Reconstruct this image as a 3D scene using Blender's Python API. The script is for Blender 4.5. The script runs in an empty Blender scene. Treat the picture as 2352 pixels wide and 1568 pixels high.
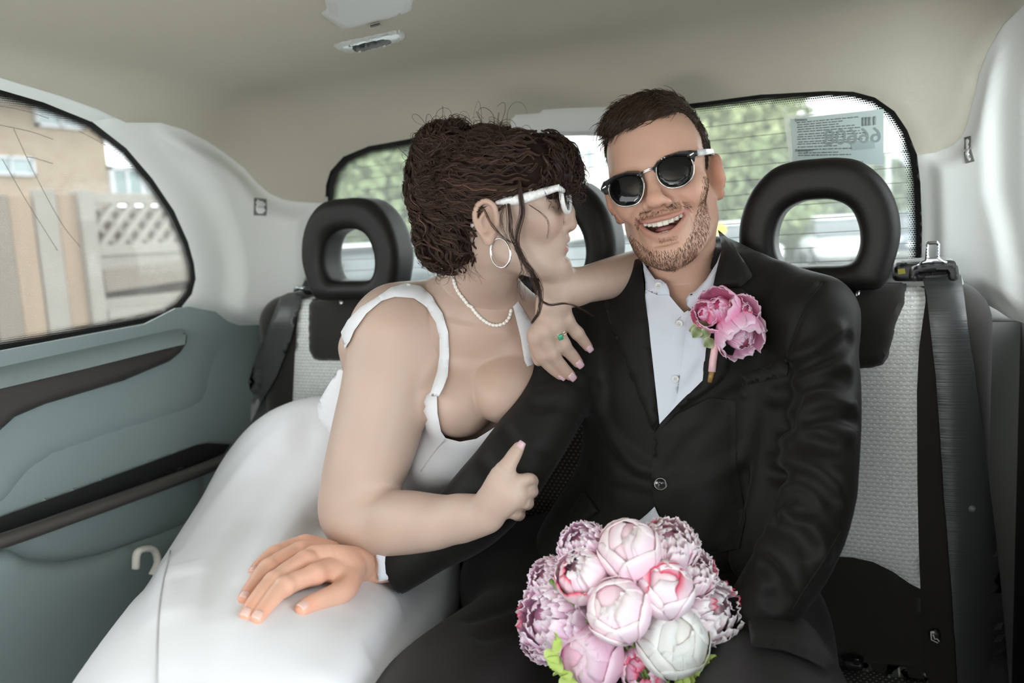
import bpy, bmesh, math, random
import numpy as np
from mathutils import Vector, Matrix
from mathutils.geometry import delaunay_2d_cdt
random.seed(7); np.random.seed(7)
S = bpy.context.scene
C = S.collection
# ---------------------------------------------------------------- camera
F, CX, CY = 1900.0, 1176.0, 784.0
C0 = np.array([0, 0, 1.18])
_y, _p, _r = math.radians(26), math.radians(-7.5), math.radians(3.2)
_fh = np.array([-math.sin(_y), math.cos(_y), 0]); _r0 = np.array([math.cos(_y), math.sin(_y), 0]); _z = np.array([0, 0, 1.0])
FW = _fh*math.cos(_p)+_z*math.sin(_p); _u0 = np.cross(_r0, FW)
RT = _r0*math.cos(_r)-_u0*math.sin(_r); UP = _u0*math.cos(_r)+_r0*math.sin(_r)
cam = bpy.data.objects.new('camera', bpy.data.cameras.new('camera')); C.objects.link(cam)
cam.matrix_world = Matrix(((RT[0], UP[0], -FW[0], C0[0]), (RT[1], UP[1], -FW[1], C0[1]), (RT[2], UP[2], -FW[2], C0[2]), (0, 0, 0, 1)))
cam.data.sensor_width = 36; cam.data.lens = F/2352*36
cam.data.clip_start = 0.02; cam.data.clip_end = 300
cam.data.dof.use_dof = True; cam.data.dof.focus_distance = 1.1; cam.data.dof.aperture_fstop = 3.2
S.camera = cam
# ---------------------------------------------------------------- sky, lamps, exposure
W = bpy.data.worlds.new('sky'); S.world = W; W.use_nodes = True
_nt = W.node_tree; _bg = _nt.nodes['Background']
_bg.inputs[0].default_value = (0.93, 0.97, 1.0, 1); _bg.inputs[1].default_value = 4.0
S.view_settings.view_transform = 'Standard'; S.view_settings.look = 'None'
S.view_settings.exposure = 0.22; S.view_settings.gamma = 1.0; S.view_settings.use_curve_mapping = False
S.cycles.use_denoising = True
S.cycles.max_bounces = 10; S.cycles.diffuse_bounces = 6; S.cycles.transparent_max_bounces = 16
S.cycles.sample_clamp_indirect = 6
def area(name, loc, aim, sx, sy, power, col=(1, 1, 1)):
    l = bpy.data.lights.new(name, 'AREA'); l.shape = 'RECTANGLE'; l.size = sx; l.size_y = sy; l.energy = power; l.color = col
    o = bpy.data.objects.new(name, l); C.objects.link(o); o.location = loc
    o.rotation_euler = (Vector(aim)-Vector(loc)).to_track_quat('-Z', 'Y').to_euler()
    return o
fl = area('camera_flash', (-.25, -.45, 1.0), (-.3, -.35, 1.5), .35, .25, 11, (1, .97, .93))
wl = area('right_side_fill', (.95, .30, .98), (-.10, 1.05, .90), .9, .8, 20, (.86, .97, 1.0))  # added area lamp outside the right opening, standing in for daylight there
# ---------------------------------------------------------------- pixel rays
def ray(px, py):
    px = np.asarray(px, float)[..., None]; py = np.asarray(py, float)[..., None]
    return FW+(px-CX)/F*RT-(py-CY)/F*UP
def P(px, py, d): return C0+np.asarray(d, float)[..., None]*ray(px, py)
def Pl(l): l = np.array(l, float); return P(l[:, 0], l[:, 1], l[:, 2])
def on(px, py, ax, v):
    r = ray(px, py); t = (v-C0[ax])/r[..., ax]; return C0+t[..., None]*r
def pix(p):
    q = np.asarray(p)-C0; d = q@FW; return CX+F*(q@RT)/d, CY-F*(q@UP)/d, d
# ---------------------------------------------------------------- materials
MATS = {}
def mat(name, col, rough=0.6, metal=0.0, spec=0.5, nscale=0, nstr=0.0, bump=0.0, bscale=60, sss=0, sheen=0, coat=0, attr=None, trans=0, emis=None, alpha=1, bdist=0.002, stretch=None):
    if name in MATS: return MATS[name]
    m = bpy.data.materials.new(name); m.use_nodes = True; nt = m.node_tree; b = nt.nodes['Principled BSDF']
    b.inputs['Base Color'].default_value = (*col, 1); b.inputs['Roughness'].default_value = rough; b.inputs['Metallic'].default_value = metal
    b.inputs['Specular IOR Level'].default_value = spec
    if sss:
        b.inputs['Subsurface Weight'].default_value = sss; b.inputs['Subsurface Radius'].default_value = (1, .35, .2); b.inputs['Subsurface Scale'].default_value = .006
    if sheen: b.inputs['Sheen Weight'].default_value = sheen
    if coat: b.inputs['Coat Weight'].default_value = coat; b.inputs['Coat Roughness'].default_value = .1
    if trans: b.inputs['Transmission Weight'].default_value = trans
    if alpha < 1: b.inputs['Alpha'].default_value = alpha
    if emis: b.inputs['Emission Color'].default_value = (*emis[:3], 1); b.inputs['Emission Strength'].default_value = emis[3]
    L = nt.links.new; tc = None
    def coord():
        nonlocal tc
        if tc is None:
            tc = nt.nodes.new('ShaderNodeTexCoord').outputs['Object']
            if stretch:
                mp = nt.nodes.new('ShaderNodeMapping'); mp.inputs['Scale'].default_value = stretch; L(tc, mp.inputs[0]); tc = mp.outputs[0]
        return tc
    src = None
    if attr:
        a = nt.nodes.new('ShaderNodeAttribute'); a.attribute_name = attr; src = a.outputs['Color']
    if nstr:
        n = nt.nodes.new('ShaderNodeTexNoise'); n.inputs['Scale'].default_value = nscale; n.inputs['Detail'].default_value = 4; L(coord(), n.inputs[0])
        mr = nt.nodes.new('ShaderNodeMapRange'); mr.inputs[3].default_value = 1-nstr; mr.inputs[4].default_value = 1+nstr; L(n.outputs[0], mr.inputs[0])
        mx = nt.nodes.new('ShaderNodeMix'); mx.data_type = 'RGBA'; mx.blend_type = 'MULTIPLY'; mx.inputs[0].default_value = 1
        if src: L(src, mx.inputs[6])
        else: mx.inputs[6].default_value = (*col, 1)
        L(mr.outputs[0], mx.inputs[7]); src = mx.outputs[2]
    if src: L(src, b.inputs['Base Color'])
    if bump:
        n = nt.nodes.new('ShaderNodeTexNoise'); n.inputs['Scale'].default_value = bscale; n.inputs['Detail'].default_value = 3; L(coord(), n.inputs[0])
        bp = nt.nodes.new('ShaderNodeBump'); bp.inputs['Strength'].default_value = bump; bp.inputs['Distance'].default_value = bdist
        L(n.outputs[0], bp.inputs['Height']); L(bp.outputs[0], b.inputs['Normal'])
    MATS[name] = m; return m
# ---------------------------------------------------------------- objects
def mk(name, v, f, m, parent=None, smooth=True, col=None, attrs=None):
    me = bpy.data.meshes.new(name); v = np.asarray(v, float)
    if isinstance(f, np.ndarray) and f.ndim == 2:
        n = len(f); k = f.shape[1]
        me.vertices.add(len(v)); me.vertices.foreach_set('co', v.ravel().astype(np.float32))
        me.loops.add(n*k); me.loops.foreach_set('vertex_index', f.ravel().astype(np.int32))
        me.polygons.add(n); me.polygons.foreach_set('loop_start', np.arange(0, n*k, k, dtype=np.int32))
        me.update(calc_edges=True); me.validate()
    else:
        me.from_pydata(v.tolist(), [], [list(map(int, q)) for q in f])
    if smooth: me.polygons.foreach_set('use_smooth', np.ones(len(me.polygons), bool))
    if col is not None:
        a = me.color_attributes.new('col', 'FLOAT_COLOR', 'POINT'); c4 = np.ones((len(v), 4), np.float32); c4[:, :3] = col; a.data.foreach_set('color', c4.ravel())
    for k_, val in (attrs or {}).items():
        a = me.attributes.new(k_, 'FLOAT', 'POINT'); a.data.foreach_set('value', np.asarray(val, np.float32))
    me.materials.append(m); o = bpy.data.objects.new(name, me); C.objects.link(o)
    if parent is not None: o.parent = parent
    return o
def child(o, parent):
    o.parent = parent; o.matrix_parent_inverse = parent.matrix_world.inverted(); return o
def thing(name, label, cat, loc=(0, 0, 0), group=None):
    o = bpy.data.objects.new(name, None); o.empty_display_size = .02; o.location = [float(q) for q in loc]; C.objects.link(o); o['label'] = label; o['category'] = cat
    if group: o['group'] = group
    return o
def tag(o, label, cat, group=None):
    o['label'] = label; o['category'] = cat
    if group: o['group'] = group
    return o
def struct(o): o['kind'] = 'structure'; return o
class MB:
    def __init__(s): s.v = []; s.f = []; s.n = 0
    def add(s, v, f):
        v = np.asarray(v, float); s.v.append(v); s.f += [[i+s.n for i in q] for q in (f.tolist() if isinstance(f, np.ndarray) else f)]; s.n += len(v); return s
    def mk(s, name, m, parent=None, smooth=True): return mk(name, np.concatenate(s.v), s.f, m, parent, smooth)
def nrm(a): a = np.asarray(a, float); return a/np.maximum(np.linalg.norm(a, axis=-1, keepdims=True), 1e-12)
def spline(pts, n, closed=False):
    pts = np.asarray(pts, float); m = len(pts)
    if closed: q = np.concatenate([pts[-1:], pts, pts[:2]]); segs = m
    else: q = np.concatenate([2*pts[:1]-pts[1:2], pts, 2*pts[-1:]-pts[-2:-1]]); segs = m-1
    t = np.linspace(0, segs, n, endpoint=not closed); i = np.minimum(t.astype(int), segs-1); u = (t-i)[:, None]
    a, b, c, d = q[i], q[i+1], q[i+2], q[i+3]
    return .5*((2*b)+(c-a)*u+(2*a-5*b+4*c-d)*u*u+(3*b-a-3*c+d)*u**3)
def tube(path, r, n=8, closed=False, cap=True, flat=None, flatdir=None):
    """swept tube; flat = thickness factor along the flatdir-ish side"""
    p = np.asarray(path, float); m = len(p); r = np.broadcast_to(np.asarray(r, float), (m,))
    t = np.gradient(p, axis=0) if not closed else np.roll(p, -1, 0)-np.roll(p, 1, 0); t = nrm(t)
    if flatdir is not None:
        fd = np.broadcast_to(np.asarray(flatdir, float), (m, 3)); b_ = nrm(fd-(fd*t).sum(1, keepdims=True)*t); a_ = np.cross(t, b_)
    else:
        a_ = np.zeros((m, 3)); ref = np.array([0.3, 0.2, 1.0]); 
        if abs(t[0]@nrm(ref)) > .9: ref = np.array([1.0, .1, 0])
        cur = nrm(np.cross(t[0], ref)); 
        for i in range(m):
            cur = cur-(cur@t[i])*t[i]; cur = cur/max(np.linalg.norm(cur), 1e-9); a_[i] = cur
        b_ = np.cross(t, a_)
    th = np.linspace(0, 2*np.pi, n, endpoint=False); fl = 1 if flat is None else flat
    v = p[:, None]+r[:, None, None]*(np.cos(th)[None, :, None]*a_[:, None]+fl*np.sin(th)[None, :, None]*b_[:, None])
    v = v.reshape(-1, 3); f = []
    for i in range(m if closed else m-1):
        j = (i+1) % m
        for k in range(n): l = (k+1) % n; f.append([i*n+k, i*n+l, j*n+l, j*n+k])
    if cap and not closed: f.append(list(range(n))[::-1]); f.append([(m-1)*n+k for k in range(n)])
    return v, f
def tubes_np(paths, r0, r1, n=3):
    """many strands at once: paths (N,M,3)"""
    N, M, _ = paths.shape; t = nrm(np.gradient(paths, axis=1)); ref = np.array([.31, .22, .92]); a = nrm(np.cross(t, ref)); b = np.cross(t, a)
    rr = np.linspace(0, 1, M)[None, :, None, None]; r0 = np.broadcast_to(np.asarray(r0, float), (N,))[:, None, None, None]; r1 = np.broadcast_to(np.asarray(r1, float), (N,))[:, None, None, None]
    th = np.linspace(0, 2*np.pi, n, endpoint=False)[None, None, :, None]
    v = paths[:, :, None]+(r0+(r1-r0)*rr)*(np.cos(th)*a[:, :, None]+np.sin(th)*b[:, :, None])
    i = np.arange(N)[:, None, None]*M*n; j = np.arange(M-1)[None, :, None]*n; k = np.arange(n)[None, None]; l = (k+1) % n
    f = np.stack([i+j+k, i+j+l, i+j+n+l, i+j+n+k], -1).reshape(-1, 4)
    return v.reshape(-1, 3), f
def lathe(prof, n=24, cap=True):
    prof = np.asarray(prof, float); th = np.linspace(0, 2*np.pi, n, endpoint=False); m = len(prof)
    v = np.stack([prof[:, None, 0]*np.cos(th), prof[:, None, 0]*np.sin(th), np.broadcast_to(prof[:, None, 1], (m, n))], -1).reshape(-1, 3); f = []
    for i in range(m-1):
        for k in range(n): l = (k+1) % n; f.append([i*n+k, i*n+l, (i+1)*n+l, (i+1)*n+k])
    if cap: f.append(list(range(n))[::-1]); f.append([(m-1)*n+k for k in range(n)])
    return v, f
def box(c, s, bev=0.0, rot=None, seg=2):
    bm = bmesh.new(); bmesh.ops.create_cube(bm, size=1); bmesh.ops.scale(bm, vec=s, verts=bm.verts)
    if bev: bmesh.ops.bevel(bm, geom=bm.edges[:], offset=bev, segments=seg, affect='EDGES', profile=.6)
    v = np.array([x.co[:] for x in bm.verts]); f = [[w.index for w in q.verts] for q in bm.faces]; bm.free()
    if rot is not None: v = v@np.asarray(rot).T
    return v+np.asarray(c, float), f
def frame(z, x=None):
    z = nrm(z); x = np.array([1, 0, 0.]) if x is None else np.asarray(x, float)
    if abs(nrm(x)@z) > .95: x = np.array([0, 1, 0.])
    x = nrm(x-(x@z)*z); return np.stack([x, np.cross(z, x), z], 1)
def smoothstep(a, b, x): t = np.clip((x-a)/(b-a), 0, 1); return t*t*(3-2*t)
# ---------------------------------------------------------------- signed distance fields
def s_cap(a, b, ra, rb):
    a = np.asarray(a, float); b = np.asarray(b, float); ab = b-a; L2 = max(ab@ab, 1e-12)
    def fn(p):
        q = p-a; t = np.clip(q@ab/L2, 0, 1); return np.linalg.norm(q-t[..., None]*ab, axis=-1)-(ra+(rb-ra)*t)
    R_ = max(ra, rb); return fn, np.minimum(a-ra, b-rb), np.maximum(a+ra, b+rb)
def s_ell(c, r, rot=None):
    c = np.asarray(c, float); r = np.asarray(r, float); M = np.eye(3) if rot is None else np.asarray(rot, float)
    def fn(p):
        q = (p-c)@M; k0 = np.linalg.norm(q/r, axis=-1); k1 = np.linalg.norm(q/(r*r), axis=-1)
        return np.where(k1 > 1e-9, k0*(k0-1)/np.maximum(k1, 1e-9), -r.min())
    e = np.abs(M)@r; return fn, c-e, c+e
def s_chain(pts, rad, flat=None, fdir=None, n=None):
    """tube through points with radii (hard union of many capsules, smooth along the spline); flat<1 squeezes it along fdir"""
    pts = np.asarray(pts, float); rad = np.asarray(rad, float)
    if n is None: n = max(8, 5*len(pts))
    q = spline(np.concatenate([pts, rad[:, None]], 1), n); c, r = q[:, :3], np.maximum(q[:, 3], 1e-4)
    fd = None if fdir is None else nrm(fdir); g = 0 if fd is None else 1/flat-1
    cc = c if fd is None else c+((c@fd)*g)[:, None]*fd
    c2 = (cc*cc).sum(1); AB = cc[1:]-cc[:-1]; L2 = np.maximum((AB*AB).sum(1), 1e-14); dr = r[1:]-r[:-1]
    def fn(p):
        sh = p.shape[:-1]; q = p.reshape(-1, 3)
        if fd is not None: q = q+((q@fd)*g)[:, None]*fd
        i = np.argmin(np.sqrt(np.maximum((q*q).sum(1)[:, None]-2*(q@cc.T)+c2, 0))-r, 1); d = None
        for j in (np.minimum(i, n-2), np.maximum(i-1, 0)):
            w = q-cc[j]; ab = AB[j]; t = np.clip((w*ab).sum(1)/L2[j], 0, 1); e = np.linalg.norm(w-t[:, None]*ab, axis=1)-(r[j]+dr[j]*t); d = e if d is None else np.minimum(d, e)
        return d.reshape(sh)
    rr = r[:, None]; return fn, (c-rr).min(0), (c+rr).max(0)
def s_box(c, h, rd, rot=None):
    c = np.asarray(c, float); h = np.asarray(h, float); M = np.eye(3) if rot is None else np.asarray(rot, float)
    def fn(p):
        q = np.abs((p-c)@M)-(h-rd); return np.linalg.norm(np.maximum(q, 0), axis=-1)+np.minimum(q.max(-1), 0)-rd
    e = np.abs(M)@h; return fn, c-e, c+e
def smin(a, b, k):
    if k <= 0: return np.minimum(a, b)
    h = np.maximum(k-np.abs(a-b), 0)/k; return np.minimum(a, b)-h*h*k*.25
class Field:
    def __init__(s): s.ops = []; s.bb = []
    def _a(s, pr, k, mode, amt=0):
        fn, lo, hi = pr; s.ops.append((fn, np.asarray(lo)-.014, np.asarray(hi)+.014, k, mode, amt))
        if mode == 'u': s.bb.append((lo, hi))
        return s
    def u(s, pr, k=.01): return s._a(pr, k, 'u')
    def sub(s, pr, k=.005): return s._a(pr, k, 's')
    def cut(s, pr, k=.003): return s._a(pr, k, 'i')
    def disp(s, fn, lo, hi): s.ops.append((fn, np.asarray(lo, float), np.asarray(hi, float), 0, 'd', 0)); return s
    def bump(s, pr, amt, w):   # soft push of the surface near a primitive
        fn, lo, hi = pr; s.ops.append((fn, np.asarray(lo)-w, np.asarray(hi)+w, w, 'b', amt)); return s
    def xf(s, M):   # returns a primitive that is this whole field placed by the 4x4 matrix M (rigid + uniform scale)
        M = np.asarray(M, float); sc = np.cbrt(np.linalg.det(M[:3, :3])); Mi = np.linalg.inv(M)
        lo = np.min([b[0] for b in s.bb], 0); hi = np.max([b[1] for b in s.bb], 0)
        cs = np.array([[x, y, z] for x in (lo[0], hi[0]) for y in (lo[1], hi[1]) for z in (lo[2], hi[2])])@M[:3, :3].T+M[:3, 3]
        def fn(p):
            sh = p.shape; q = p.reshape(-1, 3)@Mi[:3, :3].T+Mi[:3, 3]; return s.at(q, 1.0).reshape(sh[:-1])*sc
        return fn, cs.min(0), cs.max(0)
    def ev(s, pts, lo, hi):
        """pts (n,m,3) in n blocks with boxes lo, hi"""
        d = np.full(pts.shape[:-1], 1.0); ks = [o[3] if o[4] in 'usi' else 0 for o in s.ops]; later = np.maximum.accumulate(ks[::-1])[::-1]*1.3
        for (fn, a, b, k, mode, amt), mg in zip(s.ops, later):
            if mode in 'usi': a, b = a-mg, b+mg
            mk_ = ((lo <= b) & (hi >= a)).all(1)
            if not mk_.any(): continue
            e = fn(pts[mk_]); x = d[mk_]
            if mode == 'u': x = smin(x, e, k)
            elif mode == 's': x = -smin(-x, e, k)
            elif mode == 'i': x = -smin(-x, -e, k)
            elif mode == 'd': x = x+e
            else: t = np.clip(1-np.maximum(e, 0)/k, 0, 1); x = x-amt*t*t*(3-2*t)
            d[mk_] = x
        return d
    def at(s, p, far=.5):
        p = np.asarray(p, float).reshape(-1, 3); out = np.empty(len(p))
        for i in range(0, len(p), 40000):
            q = p[i:i+40000]
            out[i:i+40000] = s.ev(q[:, None], q, q)[:, 0]
        return out
    def grad(s, p, e=.0008):
        g = np.stack([s.at(p+np.eye(3)[i]*e)-s.at(p-np.eye(3)[i]*e) for i in range(3)], -1); return nrm(g)
    def mesh(s, h, region=None, B=8, newton=1):
        lo = np.min([b[0] for b in s.bb], 0)-3*h-.02; hi = np.max([b[1] for b in s.bb], 0)+3*h+.02
        if region is not None: lo = np.maximum(lo, region[0]); hi = np.minimum(hi, region[1])
        bs = B*h; nb = np.ceil((hi-lo)/bs).astype(int)+1
        g = np.stack(np.meshgrid(*[np.arange(k) for k in nb], indexing='ij'), -1).reshape(-1, 3)
        near = np.zeros(len(g), bool); bl = lo+g*bs
        for a, b in s.bb: near |= ((bl <= b+2*h+.025) & (bl+bs >= a-2*h-.025)).all(1)
        g = g[near]; bl = bl[near]; half = bs/2
        # two-level: centre test
        keep = []
        for i in range(0, len(g), 20000):
            c = bl[i:i+20000]+half; d = s.ev(c[:, None], c-bs, c+bs)[:, 0]; keep.append(np.abs(d) < bs*1.6)
        keep = np.concatenate(keep); g = g[keep]; bl = bl[keep]
        off = np.stack(np.meshgrid(*[np.arange(B+1)]*3, indexing='ij'), -1).reshape(-1, 3)
        V = []; K = []; Q = []
        dims = nb*B+2
        key = lambda ijk: (ijk[..., 0]*dims[1]+ijk[..., 1])*dims[2]+ijk[..., 2]
        E = [((0, 0, 0), (1, 0, 0)), ((0, 1, 0), (1, 1, 0)), ((0, 0, 1), (1, 0, 1)), ((0, 1, 1), (1, 1, 1)), ((0, 0, 0), (0, 1, 0)), ((1, 0, 0), (1, 1, 0)), ((0, 0, 1), (0, 1, 1)), ((1, 0, 1), (1, 1, 1)), ((0, 0, 0), (0, 0, 1)), ((1, 0, 0), (1, 0, 1)), ((0, 1, 0), (0, 1, 1)), ((1, 1, 0), (1, 1, 1))]
        for i in range(0, len(g), 300):
            gb = g[i:i+300]; b0 = bl[i:i+300]; d = s.ev(b0[:, None]+off*h, b0, b0+bs).reshape(-1, B+1, B+1, B+1)
            ins = d < 0; n = len(gb)
            cnt = np.zeros((n, B, B, B)); pos = np.zeros((n, B, B, B, 3))
            for a, b in E:
                sa = (slice(None),)+tuple(slice(q, q+B) for q in a); sb = (slice(None),)+tuple(slice(q, q+B) for q in b)
                da, db = d[sa], d[sb]; cr = (da < 0) != (db < 0); t = np.where(cr, da/np.where(cr, da-db, 1), 0)
                cnt += cr
                for ax in range(3): pos[..., ax] += np.where(cr, a[ax]+(b[ax]-a[ax])*t, 0)
            w = np.argwhere(cnt > 0)
            if not len(w): continue
            cell = gb[w[:, 0]]*B+w[:, 1:]; pp = pos[cnt > 0]/cnt[cnt > 0][:, None]
            V.append(lo+(cell+pp)*h); K.append(key(cell+1))
            c0 = ins[:, :B, :B, :B]
            for ax in range(3):
                sl = [slice(0, B)]*3; sl[ax] = slice(1, B+1); c1 = ins[(slice(None),)+tuple(sl)]; cr = np.argwhere(c0 != c1)
                if not len(cr): continue
                cell = gb[cr[:, 0]]*B+cr[:, 1:]+1; u_, v_ = (ax+1) % 3, (ax+2) % 3; eu = np.eye(3, dtype=int)[u_]; ew = np.eye(3, dtype=int)[v_]
                q = np.stack([key(cell), key(cell-eu), key(cell-eu-ew), key(cell-ew)], 1)
                fl = ~c0[tuple(cr.T)]; q[fl] = q[fl][:, ::-1]; Q.append(q)
        V = np.concatenate(V); K = np.concatenate(K); Q = np.concatenate(Q)
        o = np.argsort(K); Ks = K[o]; j = np.searchsorted(Ks, Q); j = np.minimum(j, len(Ks)-1); ok = (Ks[j] == Q).all(1); Q = o[j][ok]
        for _ in range(newton):
            d = s.at(V); n = s.grad(V); V = V-np.clip(d, -h, h)[:, None]*n
        return V, Q
    def march(s, o, dr, t0, t1, n=170):
        """first hit along rays; returns t (nearest approach when missed), hit"""
        t = np.full(len(dr), t0, float); best = t.copy(); bd = np.full(len(dr), 9.0); L = np.linalg.norm(dr, axis=1); act = np.ones(len(dr), bool); hit = np.zeros(len(dr), bool); prev = t.copy()
        for _ in range(n):
            if not act.any(): break
            ix = np.nonzero(act)[0]; d = s.at(o+t[ix, None]*dr[ix]); better = d < bd[ix]; best[ix[better]] = t[ix[better]]; bd[ix[better]] = d[better]
            hh = d < .0003; hit[ix[hh]] = True; go = ix[~hh]; prev[go] = t[go]; t[go] = t[go]+np.clip(d[~hh], .0004, .03)*.8/L[go]; act[ix] = ~hh & (t[ix] < t1)
        ix = np.nonzero(hit)[0]
        if len(ix):
            a, b = prev[ix], t[ix]
            for _ in range(9):
                m = (a+b)/2; ins = s.at(o+m[:, None]*dr[ix]) < 0; b = np.where(ins, m, b); a = np.where(ins, a, m)
            t[ix] = b
        t = np.where(hit, t, best); return t, hit
def merge(parts):
    v = []; f = []; n = 0
    for a, b in parts: v.append(a); f.append(np.asarray(b)+n); n += len(a)
    return np.concatenate(v), np.concatenate(f)
# ---------------------------------------------------------------- patches: outline from pixel rays, laid on a real surface, with thickness and rounded rims
def dens(poly, step):
    poly = np.asarray(poly, float); out = []
    for a, b in zip(poly, np.roll(poly, -1, 0)):
        k = max(1, int(np.ceil(np.linalg.norm(b-a)/step))); out += [a+(b-a)*i/k for i in range(k)]
    return np.array(out)
def inpoly(x, y, poly):
    c = np.zeros(len(x), bool)
    for (x0, y0), (x1, y1) in zip(poly, np.roll(poly, -1, 0)):
        cond = (y0 > y) != (y1 > y)
        with np.errstate(divide='ignore', invalid='ignore'): c ^= cond & (x < (x1-x0)*(y-y0)/(y1-y0)+x0)
    return c
def pdist(x, y, poly):
    d = np.full(len(x), 1e9)
    for a, b in zip(poly, np.roll(poly, -1, 0)):
        ab = b-a; t = np.clip(((x-a[0])*ab[0]+(y-a[1])*ab[1])/max(ab@ab, 1e-9), 0, 1); d = np.minimum(d, np.hypot(x-a[0]-t*ab[0], y-a[1]-t*ab[1]))
    return d
def smooth_poly(pts, n=80): return spline(pts, n, closed=True)
def tri2d(poly, step, hole=None):
    poly = np.asarray(poly, float); lo = poly.min(0); hi = poly.max(0); pts = [p for p in poly]; nb = len(poly)
    gx, gy = np.meshgrid(np.arange(lo[0]+step/2, hi[0], step), np.arange(lo[1]+step/2, hi[1], step*.87)); gx = gx+np.where(np.arange(gx.shape[0])[:, None] % 2, step/2, 0); gx, gy = gx.ravel(), gy.ravel()
    keep = inpoly(gx, gy, poly) & (pdist(gx, gy, poly) > step*.55); edges = [(i, (i+1) % nb) for i in range(nb)]
    if hole is not None:
        hole = np.asarray(hole, float); keep &= ~inpoly(gx, gy, hole) & (pdist(gx, gy, hole) > step*.55); k = len(pts); pts += [p for p in hole]; edges += [(k+i, k+(i+1) % len(hole)) for i in range(len(hole))]
    ne = len(pts); pts += list(np.stack([gx[keep], gy[keep]], 1))
    r = delaunay_2d_cdt([Vector(p) for p in pts], edges, [], 0, 1e-4); v = np.array([p[:] for p in r[0]]); f = np.array([t for t in r[2] if len(t) == 3])
    c = v[f].mean(1); k = inpoly(c[:, 0], c[:, 1], poly)
    if hole is not None: k &= ~inpoly(c[:, 0], c[:, 1], hole)
    return v, f[k]
def patch(name, poly, surf, m, parent=None, th=.003, lift=0.0, rim=0, step=12, hole=None, bulge=None, col=None, smooth=True, edges=None):
    """surf(px,py)->(points, normals towards the viewer). rim = px width over which the face rounds down to its edge"""
    poly = dens(poly, edges or step); hole = None if hole is None else dens(hole, edges or step)
    v, f = tri2d(poly, step, hole); p, n = surf(v[:, 0], v[:, 1]); up = np.full(len(v), float(lift))
    e = pdist(v[:, 0], v[:, 1], poly)
    if hole is not None: e = np.minimum(e, pdist(v[:, 0], v[:, 1], hole))
    if rim: t = np.clip(1-e/rim, 0, 1); up = up-th*(1-np.sqrt(np.maximum(1-t*t, 0)))
    if bulge is not None: up = up+bulge(v[:, 0], v[:, 1], e)
    E_ = np.concatenate([f[:, [0, 1]], f[:, [1, 2]], f[:, [2, 0]]]); 
    for _ in range(4):
        a_ = n.copy(); np.add.at(a_, E_[:, 0], n[E_[:, 1]]); np.add.at(a_, E_[:, 1], n[E_[:, 0]]); n = nrm(a_)
    top = p+n*(up+th)[:, None]; bot = p+n*(lift-.0005)
    # faces seen from the camera side
    a = top[f]; nn = np.cross(a[:, 1]-a[:, 0], a[:, 2]-a[:, 0]); flip = (nn*n[f[:, 0]]).sum(1) < 0; f = f.copy(); f[flip] = f[flip][:, ::-1]
    N = len(v); ed = {}
    for t in f:
        for i in range(3):
            a_, b_ = int(t[i]), int(t[(i+1) % 3]); ed[(a_, b_)] = 1
    bd = [(a_, b_) for (a_, b_) in ed if (b_, a_) not in ed]
    # rim ring duplicated so the side wall shades crisply
    side = np.array([[b_, a_, a_+N, b_+N] for a_, b_ in bd]); fs = f.tolist()+[[x+N for x in t[::-1]] for t in f.tolist()]+side.tolist()
    o = mk(name, np.concatenate([top, bot]), fs, m, parent, smooth, col=None if col is None else np.tile(col(v[:, 0], v[:, 1]), (2, 1)), attrs={'edge': np.tile(e, 2)})
    if smooth:
        bm = bmesh.new(); bm.from_mesh(o.data)
        for x in bm.edges:
            if len(x.link_faces) == 2 and x.calc_face_angle(0) > .9: x.smooth = False
        bm.to_mesh(o.data); bm.free()
    return o
def s_plane(ax, val):
    def f(px, py):
        p = on(px, py, ax, val); n = np.zeros_like(p); n[:, ax] = np.sign(C0[ax]-val); return p, n
    return f
def s_field(fld, t0=.5, t1=2.0):
    def f(px, py):
        r = ray(px, py); t, h = fld.march(C0, r, t0, t1)
        if h.any() and not h.all():
            hx, hy = np.asarray(px)[h], np.asarray(py)[h]; ht = t[h]
            for i in np.nonzero(~h)[0]: t[i] = ht[np.argmin((hx-px[i])**2+(hy-py[i])**2)]
        p = C0+t[:, None]*r; return p, fld.grad(p)
    return f
def s_fn(fn):   # implicit surface given as a plain function, negative inside
    fl = Field(); fl.ops.append((fn, np.array([-99.]*3), np.array([99.]*3), 0, 'u', 0)); return s_field(fl, .2, 4)
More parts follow.
